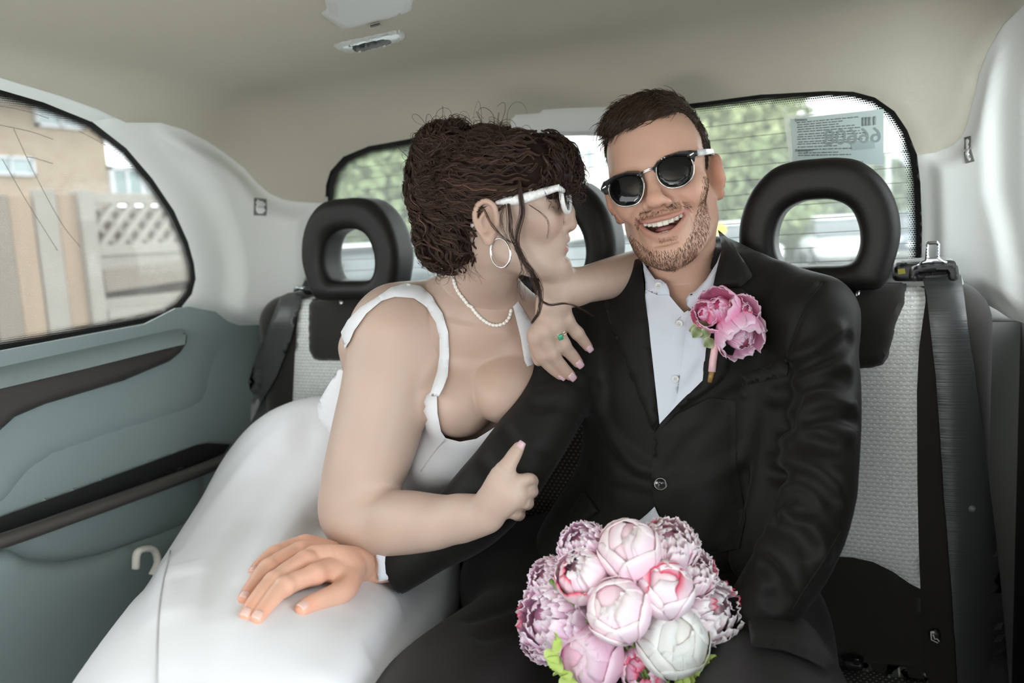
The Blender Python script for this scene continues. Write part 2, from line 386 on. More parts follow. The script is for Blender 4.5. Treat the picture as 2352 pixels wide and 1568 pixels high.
# ================================================================= the cab: shell, trims, glass
A = np.array
HL = mat('headliner_cloth', (.49, .465, .385), .95, spec=.1, bump=.25, bscale=900, nscale=3, nstr=.03)
PIL = mat('pale_trim', (.73, .75, .73), .55, spec=.35, bump=.1, bscale=500)
TEAL = mat('grey_plastic', (.18, .225, .225), .42, spec=.45, bump=.25, bscale=700)
DARK = mat('dark_vinyl', (.035, .031, .028), .5, spec=.35, bump=.3, bscale=400)
BLACK = mat('black_plastic', (.012, .012, .012), .4, spec=.4)
RUB = mat('rubber_seal', (.008, .008, .008), .6, spec=.3)
GREY = mat('mid_grey_plastic', (.36, .37, .36), .45, bump=.1, bscale=400)
def glassmat(name, tint, gloss):
    m = bpy.data.materials.new(name); m.use_nodes = True; nt = m.node_tree; nt.nodes.clear(); L = nt.links.new
    o = nt.nodes.new('ShaderNodeOutputMaterial'); t = nt.nodes.new('ShaderNodeBsdfTransparent'); t.inputs[0].default_value = (*tint, 1); g = nt.nodes.new('ShaderNodeBsdfGlossy'); g.inputs['Roughness'].default_value = .02
    fr = nt.nodes.new('ShaderNodeFresnel'); fr.inputs[0].default_value = 1.25; mx = nt.nodes.new('ShaderNodeMixShader'); L(fr.outputs[0], mx.inputs[0]); L(t.outputs[0], mx.inputs[1]); L(g.outputs[0], mx.inputs[2])
    # a veil of dust on the pane: scatters a little daylight
    df = nt.nodes.new('ShaderNodeBsdfTranslucent'); df.inputs[0].default_value = (.9, .92, .92, 1); m3 = nt.nodes.new('ShaderNodeMixShader'); m3.inputs[0].default_value = gloss; L(mx.outputs[0], m3.inputs[1]); L(df.outputs[0], m3.inputs[2]); L(m3.outputs[0], o.inputs[0]); return m
GL_SIDE0 = glassmat('right_side_glass', (.97, .98, .97), .04)
def boxsdf(p, c, h, r): q = np.abs(p-c)-(h-r); return np.linalg.norm(np.maximum(q, 0), axis=-1)+np.minimum(q.max(-1), 0)-r
SC, SH = A([-.56, -.2, .75]), A([.72, 1.63, .735])
def shell_fn(p): return -boxsdf(p, SC, SH, .17)
SHELL = s_fn(shell_fn)
lw_top = [(-600, 120), (-300, 150), (-120, 181), (0, 208), (100, 237), (208, 280), (290, 345), (350, 415), (400, 490), (432, 560), (446, 610)]
lw_bot = [(449, 640), (440, 675), (415, 705), (380, 728), (330, 741), (200, 765), (0, 803), (-300, 862), (-600, 922)]
LW = A(lw_top+lw_bot, float)
rw_top = [(750, 467), (752, 425), (762, 392), (792, 358), (850, 333), (960, 313), (1160, 287), (1400, 257), (1580, 236), (1750, 214), (1900, 206), (1960, 208), (2010, 222), (2055, 255), (2085, 300), (2102, 355), (2112, 420)]
RW = A(rw_top+[(2116, 520), (2117, 650), (1800, 668), (1400, 680), (1000, 692), (753, 700)], float)
hl_left = [(-700, 20), (-300, 96), (-100, 143), (0, 172), (130, 212), (220, 245), (285, 277), (365, 277), (420, 294), (470, 320), (515, 350), (560, 385), (590, 420), (620, 445), (650, 458), (680, 463), (750, 467)]
hl_right = [(2108, 356), (2150, 350), (2190, 335), (2212, 315), (2225, 285), (2240, 225), (2255, 160), (2275, 110), (2310, 50), (2352, 8), (2500, -90), (2900, -260)]
o = patch('ceiling', hl_left+rw_top[1:-2]+hl_right+[(2900, -900), (1100, -900), (-700, -900)], SHELL, HL, th=.004, lift=.006, rim=10, step=22, edges=14); struct(o)
def foldlift(win, far, amt, a=60, b=105):
    w = A(win, float)
    def f(x, y, e): d = pdist(x, y, w); return amt*smoothstep(a, b, d)*smoothstep(16, 62, e)
    return f
pl = [(285, 266), (367, 264), (426, 281), (478, 308), (525, 338), (570, 374), (601, 409), (629, 433), (655, 445), (682, 450), (752, 452), (756, 738), (590, 762), (546, 764), (514, 754), (484, 732), (426, 716), (418, 704), (441, 675), (450, 640), (446, 605), (432, 555), (400, 484), (350, 410), (290, 340), (211, 279)]
o = patch('trim_1', pl, SHELL, PIL, th=.004, rim=8, step=12, bulge=foldlift(LW, 0, .030)); struct(o)
o = patch('trim_2', [(-600, 36), (-300, 84), (-100, 131), (0, 160), (134, 201), (226, 235), (290, 268), (209, 279), (100, 235), (0, 206), (-120, 179), (-300, 148), (-600, 118)], SHELL, PIL, th=.003, rim=6, step=14); struct(o)
RWIN2 = A([(2520, -60), (2420, 60), (2395, 250), (2400, 420), (2440, 560), (2520, 700)], float)
pr = [(2105, 344), (2145, 338), (2180, 325), (2202, 306), (2213, 280), (2228, 222), (2243, 156), (2263, 104), (2298, 44), (2342, -4), (2500, -104), (2460, -70), (2390, 60), (2366, 250), (2366, 420), (2372, 550), (2385, 650), (2385, 770), (2352, 742), (2320, 732), (2290, 712), (2250, 690), (2115, 690), (2118, 520), (2114, 420)]
v_, f_ = box((.176, -.1, 1.19), (.004, 2.5, .50)); o = mk('window_3', v_, f_, GL_SIDE0); struct(o)
o = patch('trim_3', pr, SHELL, PIL, th=.004, rim=8, step=14, bulge=foldlift(RWIN2, 0, .014, 88, 125)); struct(o)
# with dotted print, heater wires
def dotmat(name, su, sv, base, dot, r0, rough=.9, grad=None, ax=(0, 2), soft=.08, bumpd=0):
    m = bpy.data.materials.new(name); m.use_nodes = True; nt = m.node_tree; b = nt.nodes['Principled BSDF']; L = nt.links.new
    def M(op, a, b_=None):
        n = nt.nodes.new('ShaderNodeMath'); n.operation = op
        for i, q in enumerate((a, b_)):
            if q is None: continue
            if isinstance(q, (int, float)): n.inputs[i].default_value = q
            else: L(q, n.inputs[i])
        return n.outputs[0]
    tc = nt.nodes.new('ShaderNodeTexCoord'); sx = nt.nodes.new('ShaderNodeSeparateXYZ'); L(tc.outputs['Object'], sx.inputs[0])
    u = M('MULTIPLY', sx.outputs[ax[0]], su); v = M('MULTIPLY', sx.outputs[ax[1]], sv); row = M('FLOOR', v)
    u = M('ADD', u, M('MULTIPLY', M('FLOORED_MODULO', row, 2.0), .5))
    fu = M('SUBTRACT', M('FRACT', u), .5); fv = M('SUBTRACT', M('FRACT', v), .5); d = M('SQRT', M('ADD', M('MULTIPLY', fu, fu), M('MULTIPLY', fv, fv)))
    if grad:
        at = nt.nodes.new('ShaderNodeAttribute'); at.attribute_name = 'edge'; r = M('SUBTRACT', grad[1], M('MULTIPLY', at.outputs['Fac'], grad[1]/grad[0]))
    else: r = r0
    k = nt.nodes.new('ShaderNodeMapRange'); L(M('SUBTRACT', d, r), k.inputs[0]); k.inputs[1].default_value = -soft; k.inputs[2].default_value = soft; k.inputs[3].default_value = 1; k.inputs[4].default_value = 0
    b.inputs['Roughness'].default_value = rough; b.inputs['Specular IOR Level'].default_value = .2
    if grad:
        b.inputs['Base Color'].default_value = (*dot, 1); L(k.outputs[0], b.inputs['Alpha'])
    else:
        w = nt.nodes.new('ShaderNodeTexNoise'); w.inputs['Scale'].default_value = 260; L(tc.outputs['Object'], w.inputs[0])
        mr = nt.nodes.new('ShaderNodeMapRange'); mr.inputs[3].default_value = .72; mr.inputs[4].default_value = 1.25; L(w.outputs[0], mr.inputs[0])
        wv = M('MULTIPLY', M('ADD', M('MULTIPLY', M('SINE', M('MULTIPLY', v, 6.283)), .16), 1.0), mr.outputs[0])
        mx = nt.nodes.new('ShaderNodeMix'); mx.data_type = 'RGBA'; mx.blend_type = 'MULTIPLY'; mx.inputs[0].default_value = 1; mx.inputs[6].default_value = (*base, 1); L(wv, mx.inputs[7])
        m2 = nt.nodes.new('ShaderNodeMix'); m2.data_type = 'RGBA'; L(k.outputs[0], m2.inputs[0]); L(mx.outputs[2], m2.inputs[6]); m2.inputs[7].default_value = (*dot, 1); L(m2.outputs[2], b.inputs['Base Color'])
        if bumpd:
            bp = nt.nodes.new('ShaderNodeBump'); bp.inputs['Strength'].default_value = .6; bp.inputs['Distance'].default_value = bumpd; L(M('ADD', k.outputs[0], M('MULTIPLY', wv, .5)), bp.inputs['Height']); L(bp.outputs[0], b.inputs['Normal'])
    return m
GL_SIDE = glassmat('side_glass', (.96, .97, .96), .035); GL_REAR = glassmat('rear_glass', (.95, .98, .96), .08)
def scale_poly(poly, px):   # inset by px
    poly = A(poly, float); t = nrm(np.roll(poly, -1, 0)-np.roll(poly, 1, 0)); n = np.stack([-t[:, 1], t[:, 0]], 1); c = poly.mean(0)
    s = np.sign(((c-poly)*n).sum(1).sum()); return poly+n*s*px
def surf_off(ax, v): return s_plane(ax, v)
win1 = patch('window_1', LW, s_plane(0, -1.285), GL_SIDE, th=.003, step=60); struct(win1); win1['category'] = 'window'
LWd = dens(LW, 14); seal = patch('seal', scale_poly(LWd, -6), s_plane(0, -1.2818), RUB, win1, th=.004, rim=5, step=14, hole=scale_poly(LWd, 8))
fr1 = patch('printed_border', scale_poly(LWd, 7), s_plane(0, -1.283), dotmat('frit_side', 330, 330, (0, 0, 0), (.015, .015, .015), 0, grad=(22, .62), ax=(1, 2)), win1, th=.0006, step=7, hole=scale_poly(LWd, 30))
# the printed border fades by distance from its outer rim only
def refit(o, poly):
    me = o.data; co = np.empty(len(me.vertices)*3, np.float32); me.vertices.foreach_get('co', co); x, y, d = pix(co.reshape(-1, 3)); e = pdist(x, y, A(poly, float)); me.attributes['edge'].data.foreach_set('value', e.astype(np.float32))
refit(fr1, scale_poly(LWd, 7))
WIRE = mat('printed_wire', (.16, .15, .13), .6)
def wire(path, ax, v, r, parent, name):
    q = spline(A(path, float), 24); p = on(q[:, 0], q[:, 1], ax, v); v_, f_ = tube(p, r, 5); return mk(name, v_, f_, WIRE, parent)
for w in [[(31, 295), (80, 400), (140, 510), (185, 568)], [(5, 365), (60, 460), (132, 575)], [(0, 243), (60, 255), (112, 272)], [(0, 287), (70, 302), (122, 320)], [(60, 360), (80, 363), (122, 376)],
          [(180, 300), (270, 350), (340, 420), (395, 505), (425, 590), (428, 650), (400, 700), (330, 722), (200, 748), (80, 768)]]:
    wire(w, 0, -1.281, .0005, win1, 'heater_wire')
win2 = patch('window_2', RW, s_plane(1, 1.445), GL_REAR, th=.003, step=80); struct(win2)
RWd = dens(RW, 14)
patch('seal', scale_poly(RWd, -16), s_plane(1, 1.4395), RUB, win2, th=.006, rim=6, step=14, hole=scale_poly(RWd, 12))
fr2 = patch('printed_border', scale_poly(RWd, 11), s_plane(1, 1.441), dotmat('frit_rear', 300, 300, (0, 0, 0), (.015, .015, .015), 0, grad=(24, .62)), win2, th=.0006, step=7, hole=scale_poly(RWd, 36))
refit(fr2, scale_poly(RWd, 11))
for i in range(13):
    z = 1.335-.0235*i; xs = np.linspace(-1.10 if i > 2 else -1.03, -.005 if i > 1 else -.06, 12); p = np.stack([xs, xs*0+1.440, xs*0+z+.006*np.sin((xs+.56)*2)], 1)
    v_, f_ = tube(p, .0005, 5); mk('heater_wire', v_, f_, WIRE, win2)
# brake light housing at the middle of the rear window header
o = patch('trim_4', [(1170, 262), (1175, 296), (1200, 311), (1300, 312), (1400, 310), (1440, 300), (1450, 240), (1300, 235)], s_plane(1, 1.41), PIL, th=.012, rim=14, step=14); struct(o)
# ---------------------------------------------------------------- ceiling lamps
def oct_(c, w, h, rot, n=40, p=3.2):
    t = np.linspace(0, 2*np.pi, n, endpoint=False); x = np.sign(np.cos(t))*np.abs(np.cos(t))**(2/p)*w; y = np.sign(np.sin(t))*np.abs(np.sin(t))**(2/p)*h; r = math.radians(rot); return np.stack([c[0]+x*math.cos(r)-y*math.sin(r), c[1]+x*math.sin(r)+y*math.cos(r)], 1)
HLS = SHELL
LAMP = mat('lamp_white_plastic', (.55, .56, .54), .4); LENS = mat('lamp_lens', (.55, .63, .63), .15, spec=.6, coat=.5)
l1 = thing('ceiling_lamp', 'oblong interior lamp with pale rim, clear lens and dark rocker switch on ceiling', 'lamp', tuple(P(845, 78, 1.0)))
l1v = [l1]
def rimpoly(pts): return spline(A(pts, float), 60, closed=True)
po = rimpoly([(762, 88), (772, 82), (840, 66), (915, 50), (927, 55), (930, 68), (922, 78), (880, 92), (830, 103), (800, 106), (775, 100)])
def kid(o, par): o.parent = par; o.matrix_parent_inverse = Matrix.Translation(-par.location); return o
kid(patch('lamp_rim', po, HLS, LAMP, th=.004, lift=.009, rim=5, step=7), l1)
pi = rimpoly([(776, 91), (800, 83), (850, 70), (905, 58), (919, 63), (918, 72), (890, 84), (840, 97), (800, 101), (784, 97)])
kid(patch('lamp_lens', pi, HLS, LENS, th=.0012, lift=.0128, rim=5, step=6), l1)
ps = rimpoly([(806, 87), (815, 83), (855, 73), (885, 68), (897, 72), (893, 80), (860, 88), (830, 97), (815, 97)])
sw = kid(patch('rocker_switch', ps, HLS, BLACK, th=.003, lift=.0138, rim=4, step=5), l1)
for q in ((824, 92, 5), (881, 79, 5)):
    kid(patch('switch_mark', oct_(q[:2], 3.4, 2.2, -20, 10, 2), HLS, LAMP, th=.0005, lift=.0168, step=3), l1)
l2 = thing('ceiling_lamp', 'rectangular pale courtesy lamp cover with catch cut off by top of picture', 'lamp', tuple(P(840, 0, .95)))
kid(patch('lamp_rim', rimpoly([(730, 9), (745, 2), (760, -40), (930, -60), (948, -30), (946, 2), (935, 12), (850, 36), (800, 46), (775, 42), (750, 28)]), HLS, LAMP, th=.004, lift=.009, rim=5, step=8), l2)
kid(patch('lamp_lens', rimpoly([(752, 14), (762, 4), (770, -35), (925, -52), (935, -28), (930, 0), (920, 10), (850, 30), (798, 43), (775, 38)]), HLS, LAMP, th=.0025, lift=.0128, rim=6, step=8), l2)
kid(patch('catch', [(848, 33), (870, 27), (872, 35), (850, 41)], HLS, HL, th=.002, lift=.0145, rim=3, step=4), l2)
kid(patch('catch_slot', [(848, 30), (870, 24), (871, 28), (849, 34)], HLS, BLACK, th=.0006, lift=.0166, step=4), l2)
# ---------------------------------------------------------------- airbag tags on the pillars
def font(txt, size, M, m, parent, name='lettering', ext=.0004, align='CENTER'):
    c = bpy.data.curves.new(name, 'FONT'); c.body = txt; c.size = size; c.extrude = ext; c.align_x = align; c.align_y = 'CENTER'; c.resolution_u = 3
    tmp = bpy.data.objects.new(name, c); C.objects.link(tmp); me = bpy.data.meshes.new_from_object(tmp.evaluated_get(bpy.context.evaluated_depsgraph_get())); bpy.data.objects.remove(tmp)
    me.transform(Matrix(M.tolist())); me.materials.clear(); me.materials.append(m); o = bpy.data.objects.new(name, me); C.objects.link(o)
    if parent is not None: o.parent = parent
    return o
def fmat(origin, xdir, n):
    x = nrm(xdir); n = nrm(A(n)-(A(n)@x)*x); y = np.cross(n, x); M = np.eye(4); M[:3, 0] = x; M[:3, 1] = y; M[:3, 2] = n; M[:3, 3] = origin; return M
LINE = mat('tag_outline', (.16, .155, .15), .6); PRINT = mat('tag_print', (.35, .34, .33), .6)
def tagB(x, y): return foldlift(LW, 0, .030)(x, y, pdist(x, y, A(pl, float))) if np.mean(x) < 1000 else foldlift(RWIN2, 0, .014, 88, 125)(x, y, pdist(x, y, A(pr, float)))
for quad, a, b, lift, sz, lab in (([(576, 456), (610, 458), (606, 497), (574, 496)], (576, 477), (608, 478), .0, .0048, 'small square pale AIRBAG tag on pillar above dark seat belt tongue'),
                              ([(2219, 316), (2238, 312), (2256, 370), (2236, 375)], (2228, 348), (2251, 340), .0, .0046, 'small slanted AIRBAG tag on pale pillar beside licence notice')):
    q = A(quad, float); p, n = SHELL(q[:, 0], q[:, 1]); t = thing('airbag_tag', lab, 'tag', tuple(p.mean(0)), 'airbag tags on the pillars')
    TB = lambda x, y, e: tagB(x, y); kid(patch('tag_outline', q, SHELL, LINE, th=.0012, lift=.0046, step=8, bulge=TB), t)
    kid(patch('tag_face', scale_poly(q, 1.5), SHELL, PIL, th=.0012, lift=.0052, rim=1, step=8, bulge=TB), t)
    c, n = SHELL(A([a[0], b[0]]), A([a[1], b[1]])); lift = float(tagB(A([(a[0]+b[0])/2]), A([(a[1]+b[1])/2]))[0]); kid(font('AIRBAG', sz, fmat(c.mean(0)+n.mean(0)*(lift+.0085), c[1]-c[0], n.mean(0)), PRINT, None), t)
# ---------------------------------------------------------------- left door panel
def s_plane3(a, b, c):
    a, b, c = map(A, (a, b, c)); n = nrm(np.cross(b-a, c-a)); n = n if n@(C0-a) > 0 else -n
    def f(px, py): r = ray(px, py); t = ((a-C0)@n)/(r@n); return C0+t[:, None]*r, np.broadcast_to(n, r.shape).copy()
    return f
door = patch('wall_left', [(-600, 935), (0, 805), (200, 768), (330, 744), (400, 708), (432, 704), (492, 716), (521, 738), (548, 747), (660, 744), (660, 1300), (560, 1800), (-600, 1800)], s_plane(0, -1.215), TEAL, th=.004, step=26,
    bulge=lambda x, y, e: -.028*smoothstep(0, 90, np.where(inpoly(x, y, A([(-300, 1300), (0, 1127), (45, 1065), (113, 1020), (226, 980), (510, 890), (570, 850), (640, 1100), (453, 1010), (0, 1185), (-300, 1290)], float)), pdist(x, y, A([(-300, 1300), (0, 1127), (45, 1065), (113, 1020), (226, 980), (510, 890), (570, 850), (700, 800), (700, 1100), (453, 1110), (0, 1285), (-300, 1390)], float)), 0))-.03*smoothstep(440, 560, x)*smoothstep(700, 1000, y))
struct(door)
e0 = on(A([0.]), A([803.]), 0, -1.28)[0]; e1 = on(A([380.]), A([728.]), 0, -1.28)[0]; g0 = on(A([0.]), A([868.]), 0, -1.185)[0]
patch('ledge', [(-600, 920), (0, 804), (200, 766), (330, 742), (395, 712), (410, 735), (428, 766), (425, 790), (380, 800), (200, 845), (0, 892), (-600, 1040)], s_plane3(e0, e1, g0), TEAL, door, th=.004, rim=26, step=16)
patch('padded_strip', [(-600, 1010), (0, 868), (225, 818), (380, 778), (425, 764), (430, 770), (428, 788), (415, 808), (390, 829), (283, 874), (102, 928), (34, 957), (0, 988), (-150, 1110), (-600, 1400)], s_plane(0, -1.19), DARK, door, th=.012, rim=16, step=14)
patch('pull_recess', [(-300, 1290), (0, 1187), (200, 1115), (453, 1021), (475, 1017), (527, 1020), (510, 1045), (487, 1056), (187, 1170), (0, 1232), (-300, 1330)], s_plane(0, -1.205), BLACK, door, th=.002, step=16)
RAIL = mat('satin_black_rail', (.05, .045, .04), .32, spec=.6)
rp = spline(A([(-250, 1320), (0, 1243), (187, 1178), (330, 1127), (470, 1075), (540, 1045)], float), 40); v_, f_ = tube(on(rp[:, 0], rp[:, 1], 0, -1.165), .0115, 14); mk('door_pull', v_, f_, RAIL, door)
patch('lower_pocket', [(-300, 1345), (17, 1262), (68, 1285), (141, 1291), (226, 1274), (362, 1228), (480, 1180), (600, 1300), (480, 1800), (-300, 1800)], s_plane(0, -1.19), TEAL, door, th=.014, rim=40, step=22)
# ---------------------------------------------------------------- rear bench
FAB = dotmat('dotted_fabric', 118, 160, (.70, .73, .71), (.92, .93, .92), .17, ax=(0, 2), bumpd=.0012)
CUSHF = dotmat('dotted_cushion_fabric', 118, 130, (.055, .06, .055), (.42, .43, .40), .16, ax=(0, 1))
SEATB = mat('black_seat_cloth', (.022, .020, .018), .85, spec=.2, sheen=.25, bump=.3, bscale=1200)
VIN = mat('black_headrest_vinyl', (.011, .010, .0095), .5, spec=.35, bump=.15, bscale=600)
bench = thing('rear_seat', 'black rear bench with pale dotted fabric panels and three ring headrests', 'car seat', (-.555, 1.3, .35))
bf = Field().u(s_box((-.5575, 1.36, .70), (.66, .09, .378), .06), 0)
v_, f_ = bf.mesh(.012); kid(mk('backrest', v_, f_, SEATB), bench)
SEATS = s_field(bf)
kid(patch('fabric_panel', [(688, 688), (720, 681), (900, 676), (900, 1100), (668, 1000), (672, 930), (678, 800), (684, 720)], SEATS, FAB, th=.006, rim=9, step=14), bench)
kid(patch('top_pad', [(712, 690), (760, 684), (1000, 675), (1000, 830), (740, 829), (722, 824), (713, 806), (711, 760)], SEATS, SEATB, th=.012, lift=.004, rim=14, step=12), bench)
kid(patch('fabric_panel', [(1480, 664), (1700, 662), (2080, 651), (2122, 650), (2126, 690), (2119, 740), (2111, 800), (2106, 900), (2107, 1100), (2110, 1250), (2114, 1352), (2090, 1340), (2050, 1312), (2005, 1290), (1960, 1280), (1900, 1276), (1480, 1290)], SEATS, FAB, th=.006, rim=9, step=20), bench)
kid(patch('fabric_panel', [(1000, 672), (1474, 666), (1474, 1290), (1000, 1300)], SEATS, dotmat('dark_shaded_dotted_fabric', 118, 160, (.045, .036, .032), (.30, .27, .24), .16, ax=(0, 2)), th=.006, rim=9, step=24), bench)  # middle seat: darker cloth, with the shadow on it also put into the colour
kid(patch('top_pad', [(1250, 672), (1700, 663), (2060, 652), (2082, 651), (2080, 700), (2060, 745), (2052, 780), (2042, 820), (2028, 838), (2000, 846), (1960, 849), (1250, 860)], SEATS, SEATB, th=.012, lift=.004, rim=16, step=16), bench)
kid(patch('lower_pad', [(1000, 1310), (1900, 1279), (1960, 1283), (2003, 1293), (2048, 1315), (2088, 1343), (2113, 1356), (2120, 1500), (2118, 1530), (1700, 1500), (1000, 1500)], SEATS, SEATB, th=.008, rim=10, step=22), bench)
# cushion
cf = Field().u(s_box((-.5575, .98, .395), (.66, .33, .098), .05), 0); v_, f_ = cf.mesh(.014); kid(mk('cushion', v_, f_, SEATB), bench)
CUSH = s_field(cf)
kid(patch('cushion_panel', [(1500, 1500), (1890, 1515), (2000, 1524), (2120, 1535), (2132, 1560), (2150, 1650), (1500, 1700)], CUSH, CUSHF, th=.006, rim=8, step=16), bench)
# headrests: rounded rings
def polysd(p2, poly):
    x, y = p2[..., 0].ravel(), p2[..., 1].ravel(); d = pdist(x, y, poly); d[inpoly(x, y, poly)] *= -1; return d.reshape(p2.shape[:-1])
hr_o = spline(A([(0, .001), (.06, .0), (.086, .006), (.1, .04), (.107, .078), (.101, .118), (.084, .152), (.058, .176), (.03, .184), (0, .185), (-.03, .184), (-.058, .176), (-.084, .152), (-.101, .118), (-.107, .078), (-.1, .04), (-.086, .006), (-.06, .0)]), 60, True)
hr_h = spline(A([(0, .036), (.034, .036), (.048, .042), (.056, .062), (.055, .088), (.044, .114), (.022, .127), (0, .129), (-.022, .127), (-.044, .114), (-.055, .088), (-.056, .062), (-.048, .042), (-.034, .036)]), 48, True)
def hr_fn(p):
    d2 = np.maximum(polysd(p[..., [0, 2]], hr_o), -polysd(p[..., [0, 2]], hr_h)); th = .040+.0*p[..., 1]
    q = np.stack([d2+.020, np.abs(p[..., 1])-th+.020], -1); return np.linalg.norm(np.maximum(q, 0), axis=-1)+np.minimum(q.max(-1), 0)-.020
hf = Field().u((hr_fn, A([-.11, -.045, -.003]), A([.11, .045, .19])), 0); hv, hff = hf.mesh(.0055)
STEEL = mat('steel', (.55, .56, .57), .25, metal=1)
hm = None
for i, x in enumerate((-.926, -.523, -.121)):
    if hm is None: o = mk('headrest', hv, hff, VIN); hm = o.data
    else: o = bpy.data.objects.new('headrest', hm); C.objects.link(o)
    o.location = (x, 1.265, 1.073); kid(o, bench)
    for s in (-.05, .05): v_, f_ = tube([(x+s, 1.275, 1.03), (x+s, 1.275, 1.09)], .006, 10); kid(mk('headrest_post', v_, f_, STEEL), bench)
# parcel shelf behind the bench
v_, f_ = box((-.56, 1.44, 1.03), (1.5, .10, .04), .008); o = mk('trim_5', v_, f_, GREY); struct(o)
# ---------------------------------------------------------------- seat belts
WEB = mat('seat_belt_webbing', (.050, .054, .054), .33, spec=.55, bump=.6, bscale=500, bdist=.0008, stretch=(.02, .02, 1))
belt = thing('seat_belt', 'dark webbing seat belt with silver tongue hanging down the bench beside pale pillar', 'seat belt', tuple(P(2160, 640, 1.2)), 'seat belts')
def webf(c0, c1, hw, surf, lift, n=60):
    pass
bl = [(2112, 640), (2128, 690), (2137, 760), (2148, 860), (2157, 1000), (2165, 1150), (2175, 1300), (2183, 1450), (2190, 1600)]
br = [(2296, 1600), (2284, 1450), (2272, 1300), (2262, 1180), (2250, 1060), (2236, 930), (2224, 820), (2213, 730), (2203, 655), (2195, 636)]
kid(patch('webbing', bl+br, SEATS, WEB, th=.0016, lift=.014, rim=2, step=16), belt)
kid(patch('stopper_button', oct_((2218, 1160), 8, 8, 0, 16, 2), SEATS, mat('button_grey', (.16, .16, .155), .4), th=.004, lift=.016, rim=7, step=4), belt)
SH2 = s_plane(1, 1.33)
kid(patch('guide_box', rimpoly([(2014, 655), (2030, 630), (2050, 604), (2075, 596), (2140, 590), (2180, 591), (2196, 610), (2212, 660), (2150, 668)]), s_plane(1, 1.325), GREY, th=.02, rim=14, step=8), belt)
kid(patch('guide_slot', rimpoly([(2050, 628), (2056, 606), (2075, 602), (2140, 600), (2188, 598), (2197, 612), (2200, 634), (2150, 644), (2070, 646), (2053, 642)]), s_plane(1, 1.303), BLACK, th=.008, rim=8, step=6), belt)
kid(patch('slot_mark', [(2062, 618), (2078, 616), (2080, 628), (2063, 630)], s_plane(1, 1.294), mat('yellow_spring', (.45, .40, .02), .5), th=.001, step=5), belt)
tg = kid(patch('tongue_grip', rimpoly([(2088, 640), (2090, 618), (2100, 610), (2125, 604), (2165, 602), (2190, 606), (2200, 612), (2202, 636), (2194, 645), (2180, 642), (2176, 630), (2170, 624), (2112, 628), (2108, 640), (2100, 647)]), s_plane(1, 1.285), BLACK, th=.012, rim=7, step=5), belt)
kid(patch('grip_clip', [(2108, 626), (2176, 618), (2178, 630), (2110, 634)], s_plane(1, 1.286), DARK, th=.006, rim=3, step=5), belt)
TONG = mat('tongue_steel', (.62, .66, .69), .3, metal=1)
to = [(2106, 609), (2116, 600), (2124, 596), (2126, 562), (2131, 554), (2154, 553), (2160, 560), (2159, 592), (2168, 598), (2176, 600), (2175, 604), (2140, 606)]
kid(patch('tongue', to, s_plane(1, 1.282), TONG, th=.002, rim=2, step=4, hole=[(2134, 562), (2151, 561), (2150, 589), (2134, 590)]), belt)
belt2 = thing('seat_belt', 'dark webbing seat belt lying over black bolster behind white dress', 'seat belt', tuple(P(680, 680, 1.5)), 'seat belts')
kid(patch('webbing', [(652, 690), (668, 683), (703, 679), (694, 715), (676, 780), (645, 860), (605, 940), (572, 1000), (560, 1010), (562, 980), (578, 900), (600, 820), (630, 740)], SEATS, WEB, th=.0016, lift=.012, rim=2, step=10), belt2)
kid(patch('guide_slot', rimpoly([(695, 668), (702, 642), (712, 636), (750, 640), (755, 660), (740, 676), (705, 676)]), s_plane(1, 1.33), BLACK, th=.01, rim=6, step=6), belt2)
kid(patch('guide_box', rimpoly([(696, 672), (700, 640), (708, 634), (760, 636), (765, 676)]), s_plane(1, 1.345), GREY, th=.01, rim=6, step=6), belt2)
v_, f_ = tube(np.concatenate([on(A([676., 690., 712., 735., 752.]), A([668., 662., 665., 667., 664.]), 1, 1.30)]), [.003, .006, .008, .007, .005], 10, flat=.6, flatdir=(0, 0, 1)); kid(mk('tongue_grip', v_, f_, BLACK), belt2)
v_, f_ = tube(on(A([676., 684., 700.]), A([666., 660., 662.]), 1, 1.297), [.003, .0045, .003], 8); kid(mk('tongue', v_, f_, TONG), belt2)
# child seat anchor tag, buckle by the seat crease, door-side buckle
t = thing('anchor_tag', 'tiny black tag with white child seat symbol on bench edge beside belt', 'tag', tuple(P(2145, 1455, 1.15)))
kid(patch('tag_face', oct_((2147, 1456), 14, 15, 0, 20, 2.2), SEATS, BLACK, th=.003, lift=.006, rim=4, step=5), t)
WHT = mat('white_print', (.75, .75, .72), .6)
sy = [[(2138, 1443), (2139, 1462), (2154, 1469)], [(2143, 1450), (2146, 1460), (2152, 1460), (2157, 1466)]]
m_ = MB()
for path in sy:
    q = A(path, float); p, n = SEATS(q[:, 0], q[:, 1]); m_.add(*tube(p+n*.0095, .0011, 5))
p, n = SEATS(A([2143.]), A([1445.])); m_.add(*[(lambda q: (q[0], q[1]))(box(p[0]+n[0]*.0095, (.0035, .0012, .0035), .001))][0]); kid(m_.mk('symbol', WHT), t)
bk = thing('belt_buckle', 'black seat belt buckle lying in crease above dotted seat cushion', 'buckle', tuple(P(1965, 1518, 1.1)))
v_, f_ = box(on(A([1960.]), A([1519.]), 1, 1.25)[0], (.028, .03, .012), .004); kid(mk('buckle_body', v_, f_, BLACK), bk)
v_, f_ = box(on(A([1967.]), A([1519.]), 1, 1.236)[0], (.008, .004, .01), .001); kid(mk('release_button', v_, f_, mat('glossy_black', (.01, .01, .01), .08, spec=1)), bk)
st = thing('strap_loop', 'small white fabric strap loop beside door panel behind the white dress', 'strap', tuple(P(320, 1285, 1.2)))
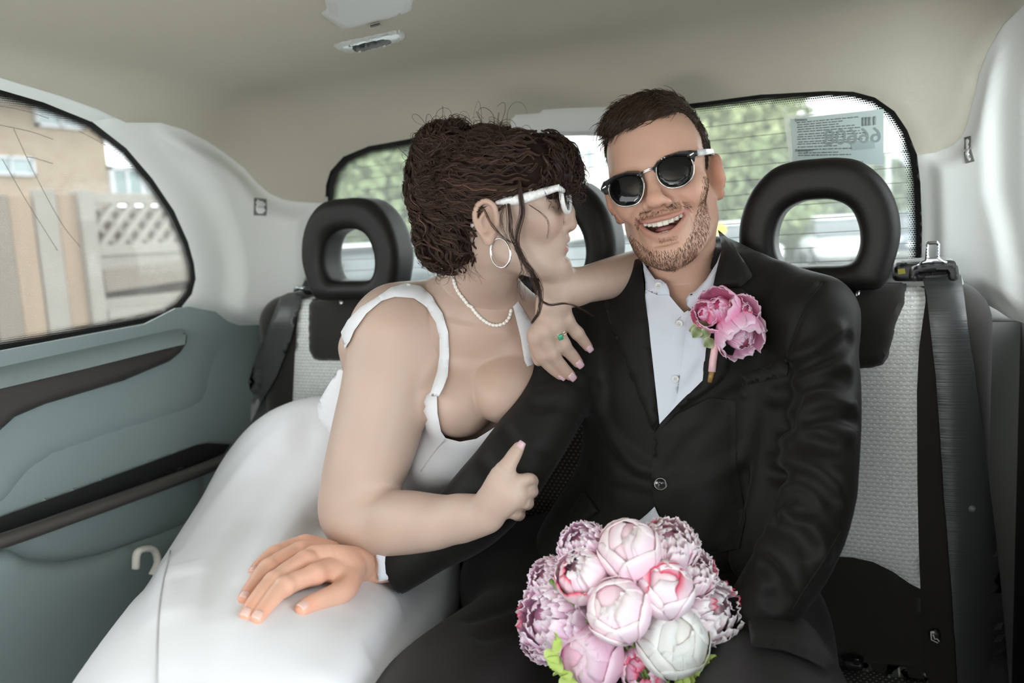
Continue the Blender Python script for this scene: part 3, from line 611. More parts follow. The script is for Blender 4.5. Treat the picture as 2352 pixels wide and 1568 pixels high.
lp = spline(A([(312, 1306), (314, 1274), (326, 1262), (352, 1262), (362, 1290), (350, 1320)], float), 30); v_, f_ = tube(on(lp[:, 0], lp[:, 1], 0, -1.13), .0055, 8, flat=1.4, flatdir=(1, 0, 0)); kid(mk('loop', v_, f_, mat('white_strap', (.6, .58, .54), .8)), st)
# ---------------------------------------------------------------- right lower wall and rest of the cabin shell (mostly out of view)
CAB = mat('cabin_grey', (.30, .31, .30), .7)
v_, f_ = box((.19, 1.06, .42), (.05, .84, 1.05), .01); o = mk('wall_right', v_, f_, mat('dark_door_vinyl', (.028, .025, .022), .6, bump=.2, bscale=300)); struct(o)
o2 = kid(patch('side_panel', [(2248, 656), (2300, 680), (2352, 704), (2700, 800), (2700, 1950), (2270, 1950)], s_plane(0, .158), MATS['dark_door_vinyl'], th=.003, rim=6, step=30), o)
kid_pad = kid(mk('armrest_pad', *box((.155, .80, .70), (.05, .5, .10), .03, seg=4), BLACK), o)
kid(mk('lower_panel', *box((.158, .98, .60), (.02, .30, .45), .01), mat('brown_grey_vinyl', (.05, .044, .04), .6)), o)
v_, f_ = box((-.56, .0, -.03), (1.6, 3.2, .06)); o = mk('floor', v_, f_, mat('black_rubber_floor', (.03, .03, .03), .8)); struct(o)
m_ = MB(); m_.add(*box((-.56, .1, 1.525), (1.66, 3.4, .04))); o = m_.mk('ceiling_front', HL); o.name = 'trim_6'; struct(o)
v_, f_ = box((-.56, 1.56, .5), (1.6, .1, 1.0)); o = mk('wall_rear', v_, f_, CAB); struct(o)
m_ = MB(); m_.add(*box((-1.33, .1, .5), (.05, 3.4, 1.0))); m_.add(*box((-1.32, -.25, 1.25), (.05, .12, .6))); o = m_.mk('wall_left_front', CAB); o.name = 'trim_7'; struct(o)
m_ = MB(); m_.add(*box((.2, .02, 1.22), (.04, .10, .6))); o = m_.mk('trim_8', PIL); struct(o)
v_, f_ = box((-.56, -1.35, .4), (1.6, .06, .85)); o = mk('wall_front', v_, f_, CAB); struct(o)
# ---------------------------------------------------------------- licence notice stuck to the rear window
PAPER = mat('notice_paper', (.50, .60, .585), .7, nscale=12, nstr=.06); INK = mat('notice_ink', (.10, .12, .12), .8); FADE = mat('show_through_ink', (.27, .33, .325), .8)
nt_ = thing('licence_notice', 'pale green paper licence notice with printed lines stuck on rear window', 'notice', tuple(on(A([1920.]), A([320.]), 1, 1.43)[0]))
kid(patch('sleeve', [(1800, 265), (2030, 250), (2030, 380), (1818, 378), (1808, 330)], s_plane(1, 1.436), mat('clear_sleeve', (.8, .83, .83), .3, alpha=.35), th=.0008, step=40), nt_)
kid(patch('sheet', [(1815, 273), (2030, 250), (2030, 377), (1822, 377)], s_plane(1, 1.434), PAPER, th=.0008, step=30), nt_)
def npt(u, v): return on(A([1815+(215*u)+7*v*(1-u)]), A([273-23*u+(104+23*u)*v]), 1, 1.4325)[0]
def nline(u0, v, u1, h, m): 
    a, b = npt(u0, v), npt(u1, v); return m.add(*box((a+b)/2, (np.linalg.norm(b-a), .0006, h), 0, rot=np.stack([nrm(b-a), [0, 1, 0], np.cross(nrm(b-a), [0, 1, 0])], 1)))
rs = random.Random(3); m_ = MB(); vs = [.1, .15, .2, .25, .3, .36, .41, .46, .52, .565, .63, .69, .76, .81, .95]
for v in vs:
    u = .06+.02*rs.random(); end = rs.uniform(.5, .92) if v not in (.63, .76) else .5
    while u < end:
        w = rs.uniform(.02, .07); nline(u, v-.0*u, min(u+w, end), .0011, m_); u += w+.012
kid(m_.mk('printed_line', INK), nt_)
x = nrm(npt(1, .4)-npt(0, .4)); n = A([0, -1., 0])
for s, u, v, sz, mm, flip in (('66608', .66, .48, .034, FADE, True), ('Drivers', .115, .045, .0062, INK, False), ('Passengers', .13, .70, .0062, INK, False)):
    M = fmat(npt(u, v), x, n)
    if flip: M[:3, 0] *= -1
    kid(font(s, sz, M, mm, None), nt_)
m_ = MB()
for u in (.78, .815, .85, .9): m_.add(*box(npt(u, .2), (.004, .0005, .013)))
kid(m_.mk('faded_print', FADE), nt_)
kid(patch('crest', [(1955, 325), (2008, 322), (2010, 340), (1956, 345)], s_plane(1, 1.4327), mat('grey_green_print', (.38, .47, .46), .8), th=.0004, step=20), nt_)
# ================================================================= outside the cab
ROAD = -.35
v_, f_ = box((-10, 20, ROAD-.05), (120, 90, .1)); o = mk('road', v_, f_, mat('asphalt', (.32, .32, .31), .9, nscale=2, nstr=.08)); struct(o)
WOODL = mat('weathered_wood', (.14, .12, .095), .9, nscale=5, nstr=.18, bump=.3, bscale=40, bdist=.01, stretch=(6, 1, 1)); WOODP = mat('pale_fence_wood', (.20, .185, .16), .9, nscale=6, nstr=.15); WOODO = mat('orange_gate_wood', (.22, .165, .115), .9, nscale=4, nstr=.2, stretch=(1, 5, .6))
FX = -4.0
def fp(px, py, x=FX): return on(A([float(px)]), A([float(py)]), 0, x)[0]
a, b, c = fp(186, 455), fp(460, 455), fp(186, 578)
zt, zm, y0, y1 = a[2], c[2], a[1], b[1]+.05
tr = thing('trellis_panel', 'pale wooden diamond lattice trellis on top of woven board fence', 'trellis', (FX, y0, zm))
PI2 = math.pi/2
def bar(p, q, w, t, m, par, name, data=[None]):
    p, q = A(p), A(q); L = np.linalg.norm(q-p); z = nrm(q-p); x = A([1., 0, 0]); v_, f_ = box((p+q)/2, (t, w, L), .004, rot=np.stack([x, nrm(np.cross(z, x)), z], 1), seg=1); return kid(mk(name, v_, f_, m, smooth=False), par)
h = zt-zm; step = h/2.5
k = 0; y = y0-h
while y < y1:
    for s in (1, -1):
        ya, yb = (y, y+h) if s == 1 else (y+h, y); za, zb = zm, zt
        lo, hi = y0, y1
        # clip the slat to the frame of the panel
        t0 = max(0, ((lo-ya)/(yb-ya)) if s == 1 else ((hi-ya)/(yb-ya))); t1 = min(1, ((hi-ya)/(yb-ya)) if s == 1 else ((lo-ya)/(yb-ya)))
        if t1-t0 > .08:
            L_ = lambda t: (FX+(.012 if s == 1 else -.012), ya+(yb-ya)*t, za+(zb-za)*t)
            bar(L_(t0), L_(t1), .036, .02, WOODP, tr, "slat")
    y += step
for z_ in (zt, zm): bar((FX, y0-.03, z_), (FX, y1, z_), .06, .05, WOODP, tr, 'rail')
bar((FX, y0, ROAD), (FX, y0, zt+.04), .09, .09, WOODP, tr, 'post')
bar((FX-.5, y0-.2, (zt+zm)/2), (FX-.5, y1+.8, (zt+zm)/2), zt-zm-.02, .03, mat('brown_hedge_screen', (.055, .036, .024), .9), tr, 'screen')
fn_ = thing('board_fence', 'pale horizontal overlapping board fence panel below trellis', 'fence', (FX, y0, ROAD))
z_ = zm-.05; i = 0
while z_ > ROAD+.1:
    dz = .115+.03*math.sin(i*2.3); p_ = (FX+.02*(i % 2), y0+.06, z_); q_ = (FX+.02*(i % 2), y1, z_+.03*math.sin(i*1.7)); bar(p_, q_, dz*.93, .02, (WOODP, WOODL)[i % 3 == 1], fn_, 'board'); z_ -= dz; i += 1
for yy in (y0+.9, y0+1.9): bar((FX+.05, yy, ROAD), (FX+.05, yy, zm), .05, .03, WOODL, fn_, 'batten')
bar((FX-.12, y0-.05, (ROAD+zm)/2), (FX-.12, y1, (ROAD+zm)/2), zm-ROAD, .02, mat('dark_gap', (.12, .10, .08), .9), fn_, 'backing')
gt = thing('wooden_gate', 'tall gate of upright weathered orange brown boards beside trellis', 'gate', (FX, -.2, ROAD))
g1 = fp(182, 440); y = g1[1]-.02; zt2 = fp(150, 445)[2]; i = 0
while y > -2.2:
    w = .13+.02*math.sin(i*3.1); m_ = (WOODO, WOODL, WOODO, WOODP)[(i*7) % 4]
    if i in (4, 5): m_ = mat('grey_post_paint', (.25, .27, .28), .8)
    bar((FX+.01*(i % 2), y-w/2, ROAD+.03), (FX+.01*(i % 2), y-w/2, zt2+.02*math.sin(i*1.9)), w*.96, .025, m_, gt, 'board'); y -= w; i += 1
for z_ in (.25, 1.15): bar((FX-.04, -2.2, z_), (FX-.04, g1[1], z_), .09, .04, WOODL, gt, 'rail')
# brick house behind the fence
HX = -9.0
BRM = bpy.data.materials.new('buff_brickwork'); BRM.use_nodes = True; nt = BRM.node_tree; bt = nt.nodes.new('ShaderNodeTexBrick'); bt.inputs['Color1'].default_value = (.25, .185, .125, 1); bt.inputs['Color2'].default_value = (.29, .225, .16, 1); bt.inputs['Mortar'].default_value = (.29, .27, .22, 1); bt.inputs['Scale'].default_value = 4.4
tc = nt.nodes.new('ShaderNodeTexCoord'); mp = nt.nodes.new('ShaderNodeMapping'); mp.inputs['Rotation'].default_value = (0, PI2, PI2); nt.links.new(tc.outputs['Object'], mp.inputs[0]); nt.links.new(mp.outputs[0], bt.inputs[0]); nt.links.new(bt.outputs[0], nt.nodes['Principled BSDF'].inputs['Base Color']); nt.nodes['Principled BSDF'].inputs['Roughness'].default_value = .9
hs = thing('brick_house', 'buff brick terraced house with white window frames behind wooden gate', 'house', (HX, 2, ROAD))
ht = fp(60, 235, HX)[2]
v_, f_ = box((HX-2, 1.0, (ht+ROAD)/2), (4, 12.6, ht-ROAD)); kid(mk('wall', v_, f_, BRM, smooth=False), hs)
WHF = mat('white_frame_paint', (.46, .47, .48), .5); PANE = mat('house_window_glass', (.22, .28, .28), .12, spec=.8)
_X = 0
def hwin(px0, py0, px1, py1, par, x, ax=0, dep=.1, bars=1):
    p, q = on(A([float(px0)]), A([float(py0)]), ax, x)[0], on(A([float(px1)]), A([float(py1)]), ax, x)[0]; c = (p+q)/2; c = c.copy(); s = np.abs(q-p); o_ = 1-ax
    w, h_ = s[o_], s[2]; sg = 1 if ax == 0 else -1
    def bx(du, dz, ww, hh, dd, off): 
        cc = c.copy(); cc[o_] += du; cc[2] += dz; cc[ax] += sg*off; sz = [0, 0, hh]; sz[o_] = ww; sz[ax] = dd; return box(cc, sz)
    m_ = MB(); t = min(w, h_)*.13
    for du, dz, ww, hh in ((0, h_/2-t/2, w, t), (0, -h_/2+t/2, w, t), (w/2-t/2, 0, t, h_), (-w/2+t/2, 0, t, h_))+(((0, 0, t*.7, h_),) if bars else ()): m_.add(*bx(du, dz, ww, hh, dep, 0))
    wn = kid(m_.mk('window', WHF, smooth=False), par); v_, f_ = bx(0, 0, w*.98, h_*.98, .02, .01); pn = mk('pane', v_, f_, PANE, smooth=False); pn.parent = wn
    return wn
hwin(-40, 355, 78, 405, hs, HX); hwin(245, 380, 330, 455, hs, HX); hwin(72, 232, 190, 300, hs, HX); hwin(330, 395, 380, 470, hs, HX)
v_, f_ = box((HX+.15, 1.0, ht+.1), (.5, 12.8, .25)); kid(mk('gutter_board', v_, f_, WHF, smooth=False), hs)
# trees, hedges
LEAF = mat('leaf_green', (.15, .19, .085), .8, nscale=1.3, nstr=.35); LEAF2 = mat('leaf_pale', (.24, .27, .13), .8, nscale=1.2, nstr=.3); LEAF3 = mat('leaf_dark', (.10, .14, .075), .8, nscale=1.5, nstr=.3); BARK = mat('bark', (.14, .11, .08), .9)
rg = np.random.default_rng(5)
def leaves(blobs, n, sz):
    out = []; tot = sum(b[3]**2 for b in blobs)
    for x, y, z, r in blobs:
        k = max(20, int(n*r*r/tot)); d = nrm(rg.normal(size=(k, 3))); rad = r*(.62+.42*rg.random(k))[:, None]; c = A([x, y, z])+d*rad*A([1, 1, .85]); nn = nrm(d+.7*rg.normal(size=(k, 3))); u = nrm(np.cross(nn, rg.normal(size=(k, 3)))); w = np.cross(nn, u); s = (sz*(.6+.8*rg.random(k)))[:, None]
        out.append(np.stack([c-u*s, c-w*s*.55+nn*s*.15, c+u*s, c+w*s*.55+nn*s*.15], 1))
    v = np.concatenate(out).reshape(-1, 3); return v, np.arange(len(v)).reshape(-1, 4)
def tree(label, blobs, trunk, n, sz, m, cat='tree', group=None):
    t = thing('tree' if cat == 'tree' else 'hedge', label, cat, (trunk[0], trunk[1], ROAD), group); v, f = leaves(blobs, n, sz); kid(mk('crown' if cat == 'tree' else 'foliage', v, f, m, smooth=False), t)
    x, y, h = trunk; v, f = tube([(x, y, ROAD), (x+.05, y, h*.5), (x, y, h)], [.2, .16, .1], 8); kid(mk('trunk', v, f, BARK), t); return t
def bl(px, py, Y, r): p = on(A([float(px)]), A([float(py)]), 1, Y)[0]; return (p[0], p[1], p[2], r)
def tr_at(px, Y, h): p = on(A([float(px)]), A([600.]), 1, Y)[0]; return (p[0], p[1], h)
tree('large pale green tree in full leaf behind the man', [bl(1650, 330, 34.4, 3.15), bl(1700, 250, 36.55, 2.73), bl(1600, 420, 34.4, 2.52), bl(1720, 400, 34.4, 2.73), bl(1780, 250, 36.55, 1.68), bl(1650, 480, 33.325, 1.68), bl(1560, 300, 34.4, 2.52)], tr_at(1660, 35, 5), 9000, .21, LEAF2)
tree('mid green bushy tree seen through the right ring headrest', [bl(1760, 520, 30.1, 1.26), bl(1830, 480, 32.25, 1.89), bl(1840, 530, 29.025, 1.155), bl(1890, 470, 33.325, 1.68), bl(1730, 450, 31.175, 1.68), bl(1770, 390, 32.25, 1.47)], tr_at(1830, 32, 3), 5000, .18, LEAF)
tree('dense green hedge trees seen behind the woman', [bl(780, 480, 9.5, .9), bl(850, 470, 9.5, .85), bl(930, 450, 9.8, .95), bl(900, 380, 10.5, .9), bl(800, 400, 10.5, .9), bl(980, 400, 10.5, .9), bl(1030, 500, 10, .8), bl(950, 540, 9.5, .5)], tr_at(880, 10, 2), 6500, .09, LEAF)
tree('grey green tree beside the pale house on the corner', [bl(1990, 500, 32, 1.6), bl(1960, 430, 35.2, 1.92), bl(2010, 440, 35.2, 1.44)], tr_at(1985, 33, 4), 2600, .26, LEAF3)
tree('low clipped hedge by parked cars across road', [bl(1790, 545, 29.9, 0.805), bl(1820, 550, 29.9, 0.805), bl(1760, 550, 29.9, 0.69)], tr_at(1800, 30, .3), 900, .15, LEAF3, 'hedge')
# houses across the road behind
RENDW = mat('white_render', (.74, .74, .73), .8); ROOF = mat('slate_roof', (.30, .31, .33), .8, nscale=3, nstr=.1)
def house(label, px0, px1, pyt, Y, m, wins, depth=7, roofh=2.6):
    a, b = on(A([float(px0)]), A([float(pyt)]), 1, Y)[0], on(A([float(px1)]), A([float(pyt)]), 1, Y)[0]; w = b[0]-a[0]; zt = (a[2]+b[2])/2; xc = (a[0]+b[0])/2
    t = thing('house', label, 'house', (xc, Y, ROAD)); v, f = box((xc, Y+depth/2, (zt+ROAD)/2), (w, depth, zt-ROAD)); kid(mk('wall', v, f, m, smooth=False), t)
    e = .3; v = [(xc-w/2-e, Y-e, zt), (xc+w/2+e, Y-e, zt), (xc+w/2+e, Y+depth+e, zt), (xc-w/2-e, Y+depth+e, zt), (xc-w/2+1, Y+depth/2, zt+roofh), (xc+w/2-1, Y+depth/2, zt+roofh)]
    kid(mk('roof', v, [(0, 1, 5, 4), (1, 2, 5), (2, 3, 4, 5), (3, 0, 4), (0, 3, 2, 1)], ROOF, smooth=False), t)
    for wv in wins: hwin(*wv, t, Y-.04, 1)
    return t
house('white rendered house with slate roof and sash windows at street corner', 2040, 2200, 410, 42, RENDW, [(2062, 420, 2080, 450), (2092, 420, 2110, 450), (2062, 472, 2082, 508), (2092, 472, 2110, 508), (2130, 420, 2150, 450)])
house('pinkish white terraced house seen between the two heads', 1290, 1460, 250, 34, mat('pink_render', (.72, .66, .64), .8), [(1318, 340, 1338, 385), (1345, 340, 1362, 385), (1318, 420, 1340, 470), (1350, 420, 1366, 470), (1390, 350, 1410, 390)])
house('distant pale terrace beyond the green trees', 1480, 1760, 480, 58, mat('grey_render', (.62, .62, .6), .8), [(1690, 500, 1705, 520), (1640, 500, 1655, 520)])
lp = thing('lamp_post', 'slim grey street lamp post outside rear window right of notice', 'lamp post', tuple(on(A([2040.]), A([600.]), 1, 20)[0]))
q = on(A([2042., 2040.]), A([610., 230.]), 1, 20); v_, f_ = tube(q, [.05, .035], 10); kid(mk('pole', v_, f_, mat('galvanised', (.42, .43, .44), .5)), lp); v_, f_ = box(q[1]+A([-.2, 0, .05]), (.55, .16, .09), .03); kid(mk('lamp_head', v_, f_, GREY), lp)
# parked cars
TYRE = mat('tyre', (.03, .03, .03), .8); CGL = mat('car_glass', (.05, .065, .07), .08, spec=.8); RIM = mat('wheel_rim', (.55, .55, .56), .3, metal=.8)
def car(label, px, py, Y, rot, m, L=4.1, w=1.75, h=1.48, group=None):
    p = on(A([float(px)]), A([float(py)]), 1, Y)[0]; t = thing('car', label, 'car', (p[0], p[1], ROAD), group)
    sec = [(-.5, .45, .62, .80), (-.47, .32, .74, .86), (-.40, .26, .84, .92), (-.25, .25, .90, .96), (0, .25, .92, .98), (.25, .25, .92, .96), (.42, .26, .90, .93), (.48, .32, .80, .88), (.5, .45, .65, .80)]
    def loft(secs):
        v = []; n = 16
        for x, z0, z1, ww in secs:
            for k in range(n):
                a_ = 2*math.pi*k/n; cx = math.copysign(abs(math.cos(a_))**.45, math.cos(a_)); sz = math.copysign(abs(math.sin(a_))**.5, math.sin(a_)); v.append((x*L, cx*w/2*ww, (z0+z1)/2+sz*(z1-z0)/2))
        f = [[i*n+k, i*n+(k+1) % n, (i+1)*n+(k+1) % n, (i+1)*n+k] for i in range(len(secs)-1) for k in range(n)]+[list(range(n))[::-1], [(len(secs)-1)*n+k for k in range(n)]]; return A(v), f
    R = A([[math.cos(rot), -math.sin(rot), 0], [math.sin(rot), math.cos(rot), 0], [0, 0, 1]])
    def put(name, vf, mm, par=t): v, f = vf; return kid(mk(name, np.asarray(v)@R.T+A(t.location), f, mm), par)
    put('body', loft(sec), m); put('windows', loft([(-.36, .86, .92, .86), (-.24, .86, h-.06, .78), (0, .86, h-.03, .76), (.16, .86, h-.06, .76), (.32, .86, .93, .84)]), CGL); put('roof', loft([(-.25, h-.09, h-.03, .70), (-.1, h-.05, h, .74), (.08, h-.05, h, .74), (.18, h-.09, h-.03, .70)]), m)
    for sx in (-.31, .31):
        for sy in (-1, 1):
            v, f = lathe([(.0, -.1), (.3, -.1), (.32, -.06), (.32, .06), (.3, .1), (0, .1)], 18); v = v[:, [0, 2, 1]]+A([sx*L, sy*w*.46, .32]); wv = put('wheel', (v, f), TYRE)
            v, f = lathe([(.0, -.11), (.19, -.11), (.19, .11), (0, .11)], 14); v = v[:, [0, 2, 1]]+A([sx*L, sy*w*.46, .32]); o = mk('rim', v@R.T+A(t.location), f, RIM); o.parent = wv
    for sy in (-1, 1):
        put('headlight', box((-.485*L, sy*w*.32, .66), (.1, .3, .14), .04), mat('headlight_glass', (.75, .77, .78), .1)); put('tail_light', box((.49*L, sy*w*.34, .75), (.08, .22, .2), .03), mat('tail_red', (.35, .03, .03), .3))
    put('number_plate', box((-.502*L, 0, .5), (.02, .5, .11), .005), WHT)
    return t
WCAR = mat('white_car_paint', (.80, .81, .82), .25, coat=.6); SCAR = mat('silver_car_paint', (.62, .64, .65), .25, coat=.6); DCAR = mat('dark_blue_car_paint', (.06, .08, .11), .25, coat=.6); GCAR = mat('grey_green_car_paint', (.40, .44, .43), .3, coat=.5)
car('white hatchback seen through the hole of right headrest', 1915, 560, 27, PI2+.25, WCAR)
car('dark blue parked car at right edge of rear window', 2080, 560, 30, PI2+.15, DCAR)
car('white car parked by trees left of the right headrest', 1690, 560, 26, PI2+.5, WCAR)
car('silver car close behind the left headrest', 885, 640, 7.6, .35, SCAR, h=1.5)
car('pale car seen below the faces through middle headrest', 1335, 590, 8.5, PI2-.3, GCAR)
for px, py, Y, c_, lab in ((1655, 525, 24, (.75, .52, .02), 'small yellow road sign by white car'), (1722, 545, 28, (.55, .2, .1), 'small orange brown bin by parked cars')):
    p = on(A([float(px)]), A([float(py)]), 1, Y)[0]; t = thing('road_sign' if Y == 24 else 'bin', lab, 'sign' if Y == 24 else 'bin', (p[0], p[1], ROAD)); 
    v_, f_ = box(p, (.28, .05, .28) if Y == 24 else (.4, .35, .5), .02); kid(mk('sign_plate' if Y == 24 else 'bin_body', v_, f_, mat('paint_%d' % px, c_, .5)), t); v_, f_ = tube([(p[0], p[1]+.04, ROAD), (p[0], p[1]+.04, p[2])], .03, 8); kid(mk('post', v_, f_, GREY), t)
# ================================================================= people
def PY(l):
    """rows (px, py, Y, radius px) -> world centres, radii in metres"""
    l = A(l, float); p = np.stack([on(r[0:1], r[1:2], 1, r[2])[0] for r in l]); d = (p-C0)@FW; return p, l[:, 3]*d/F
def chain(l, **k): p, r = PY(l); return s_chain(p, r, **k)
_rn = np.random.default_rng(11); _nd = nrm(_rn.normal(size=(24, 3))); _nf = _rn.uniform(.6, 1.6, 24); _np = _rn.uniform(0, 6.28, 24)
def noise3(p, sc, st=0):
    s = 0
    for i in range(st, st+6): s = s+np.sin((p@_nd[i])*sc*_nf[i]+_np[i]+1.3*np.sin((p@_nd[(i+7) % 24])*sc*.6+_np[(i+3) % 24]))
    return s/3.2
HEADM = np.eye(4); HEADM[:3, :3] = A([[-.9761, .1167, -.1834], [-.1191, -.9929, .0023], [-.1818, .0241, .983]])*.9; HEADM[:3, 3] = C0+(A([-.3433, 1.2555, 1.2468])-C0)*.9
HEADW = np.eye(4); HEADW[:3, :3] = A([[.3351, .9422, -.0057], [-.9375, .3329, -.1017], [-.0939, .0395, .9948]])*.84; HEADW[:3, 3] = C0+(A([-.5334, 1.0794, 1.2221])-C0)*.9
def tow(M, p): p = np.asarray(p, float); return p@M[:3, :3].T+M[:3, 3]
def tol(M, p): return (np.asarray(p, float)-M[:3, 3])@np.linalg.inv(M[:3, :3]).T
def rx(a): c, s = math.cos(a), math.sin(a); return A([[1, 0, 0], [0, c, -s], [0, s, c]])
def ry(a): c, s = math.cos(a), math.sin(a); return A([[c, 0, s], [0, 1, 0], [-s, 0, c]])
def rz(a): c, s = math.cos(a), math.sin(a); return A([[c, -s, 0], [s, c, 0], [0, 0, 1]])
def ear(h, s, dz=0, fl=.38):
    R = rz(s*-fl)@rx(-.16); c = A([s*.0765, -.010, -.014+dz])
    h.u(s_ell(c, (.0065, .0175, .0305), R), .010)
    rim = [c+R@A(q) for q in ((s*.004, .012, -.016), (s*.002, .013, .006), (s*.003, .009, .022), (s*.007, -.002, .029), (s*.009, -.014, .022), (s*.010, -.018, .006), (s*.008, -.013, -.012), (s*.005, -.003, -.024))]
    h.u(s_chain(rim, [.0022, .0030, .0038, .0042, .0042, .0040, .0034, .0032], n=20), .003)
    h.sub(s_ell(c+R@A([s*.0092, .001, -.001]), (.0085, .0090, .0165), R), .006)
    h.u(s_chain([c+R@A(q) for q in ((s*.005, -.007, -.014), (s*.0075, -.010, 0), (s*.006, -.004, .013))], [.002, .0026, .002], n=8), .004)
    h.u(s_ell(c+R@A([s*.004, .002, -.027]), (.0055, .0085, .0085), R), .006)
    h.u(s_ell(c+R@A([s*.003, .013, -.004]), (.004, .004, .006), R), .005)
def head_base(h, jw=1.0, ch=0.0, top=0.0):
    h.u(s_ell((0, -.014, .036-top*.5), (.0735, .094, .083-top*.5)), 0)
    h.u(s_ell((0, .046, .037), (.0615, .0515, .059)), .03)
    h.u(s_ell((0, .038, -.030), (.061, .050, .078)), .03)
    for s in (1, -1):
        h.u(s_chain([(s*.060*jw, -.008, -.040), (s*.056*jw, .004, -.072), (s*.034*jw, .054, -.104+ch), (0, .071, -.110+ch)], [.014, .0165, .0165, .017], n=14), .028)
        h.u(s_ell((s*.047, .058, -.022), (.021, .023, .019)), .022)
        h.u(s_chain([(s*.050, .058, .012), (s*.034, .076, .019), (s*.012, .084, .017)], [.009, .0105, .010]), .024)
    h.u(s_ell((0, .077, -.110+ch), (.021, .016, .0155)), .018)
    h.u(s_ell((0, .070, -.070), (.035, .025, .030)), .02)
def nose(h, L=1.0, w=1.0, tip=(0, .113, -.037)):
    tip = A(tip, float)
    h.u(s_chain([(0, .084, .012), (0, .0945, -.006), (0, .1045, -.022), tip+A([0, -.006, .006])], [.0075, .0080, .0092, .0098], n=14), .012)
    h.u(s_ell(tip+A([0, -.003, 0]), (.0108*w, .0105, .0098)), .008)
    for s in (1, -1):
        h.u(s_ell((s*.0125*w, tip[1]-.016, tip[2]-.003), (.0075, .0105, .0082)), .007)
        h.sub(s_ell((s*.0068*w, tip[1]-.008, tip[2]-.0105), (.0036, .0055, .004)), .003)
# ---- his head: laughing, mouth open
hm_ = Field(); head_base(hm_, .90, -.002)
for s in (1, -1):
    hm_.sub(s_ell((s*.033, .100, -.002), (.019, .013, .011)), .012); hm_.u(s_ell((s*.033, .078, -.003), (.0145, .0125, .0115)), .006)
    hm_.u(s_ell((s*.041, .066, -.036), (.021, .021, .018)), .014)                                   # cheeks pushed up by the laugh
nose(hm_, w=1.18, tip=(0, .116, -.038))
ulip = A([(-.036, .073, -.057), (-.026, .0875, -.0605), (-.012, .0955, -.0625), (0, .0975, -.0625), (.012, .0955, -.0625), (.026, .0875, -.0605), (.036, .073, -.057)])
llip = A([(-.035, .073, -.059), (-.026, .0835, -.0745), (-.013, .0905, -.085), (0, .0920, -.0875), (.013, .0905, -.085), (.026, .0835, -.0745), (.035, .073, -.059)])
hm_.sub(s_chain([(-.035, .080, -.058), (-.024, .084, -.0655), (0, .086, -.0745), (.024, .084, -.0665), (.035, .080, -.058)], [.0012, .0070, .0112, .0070, .0012], flat=2.6, fdir=(0, 1, 0), n=24), .003)
hm_.u(s_chain(ulip, [.0012, .0029, .0036, .0034, .0036, .0029, .0012], n=26), .0045)
hm_.u(s_chain(llip, [.0012, .0034, .0046, .0050, .0046, .0034, .0012], n=26), .0055)
for s in (1, -1):
    hm_.bump(s_chain([(s*.0185, .1005, -.036), (s*.031, .089, -.045), (s*.043, .077, -.060), (s*.046, .068, -.078)], [1e-4]*4, n=16), -.0034, .010)
    hm_.bump(s_chain([(s*.053, .060, -.056), (s*.056, .046, -.076)], [1e-4]*2), -.0012, .012)
    hm_.bump(s_ell((s*.041, .073, -.078), (.006, .006, .006)), -.0010, .014)
    ear(hm_, s, fl=.80)
hm_.sub(s_chain([(-.014, .0905, -.0975), (0, .0925, -.0985), (.014, .0905, -.0975)], [.001, .0022, .001]), .008)
# ---- her head: profile, soft smile
hw_ = Field(); head_base(hw_, .93, .004, .009)
for s in (1, -1):
    hw_.sub(s_ell((s*.032, .100, -.002), (.018, .013, .011)), .012); hw_.u(s_ell((s*.032, .079, -.003), (.0145, .0125, .0115)), .006)
    hw_.u(s_ell((s*.038, .066, -.036), (.022, .022, .020)), .016)
hw_.u(s_ell((0, .071, -.064), (.034, .0265, .021)), .010); hw_.u(s_ell((0, .0795, -.1065), (.021, .0165, .0135)), .014); hw_.u(s_ell((0, .075, -.02), (.030, .022, .05)), .02)
nose(hw_, w=.95, tip=(0, .1075, -.0425))
wul = A([(-.026, .079, -.0665), (-.014, .092, -.0655), (0, .0975, -.0635), (.014, .092, -.0655), (.026, .079, -.0665)]); wll = A([(-.025, .079, -.0685), (-.013, .091, -.0775), (0, .0915, -.0795), (.013, .091, -.0775), (.025, .079, -.0685)])
hw_.u(s_chain(wul, [.0026, .0046, .0052, .0046, .0026], n=20), .004); hw_.u(s_chain(wll, [.0026, .0050, .0062, .0050, .0026], n=20), .004)
for s in (1, -1): hw_.bump(s_chain([(s*.0165, .094, -.034), (s*.0195, .0905, -.042), (s*.0180, .0885, -.049)], [1e-4]*3), -.0028, .005); hw_.bump(s_chain([(s*.0285, .080, -.0655), (s*.030, .078, -.070)], [1e-4]*2), -.0025, .006)
hw_.sub(s_chain([(-.028, .080, -.066), (-.013, .093, -.0705), (0, .0985, -.0725), (.013, .093, -.0705), (.028, .080, -.066)], [.0008, .0022, .0030, .0022, .0008], flat=1.8, fdir=(0, 1, 0), n=18), .002)
for s in (1, -1):
    ear(hw_, s, dz=-.005)
hw_.bump(s_chain([(-.014, .092, -.0905), (0, .094, -.0905), (.014, .092, -.0905)], [1e-4]*3), -.003, .010)
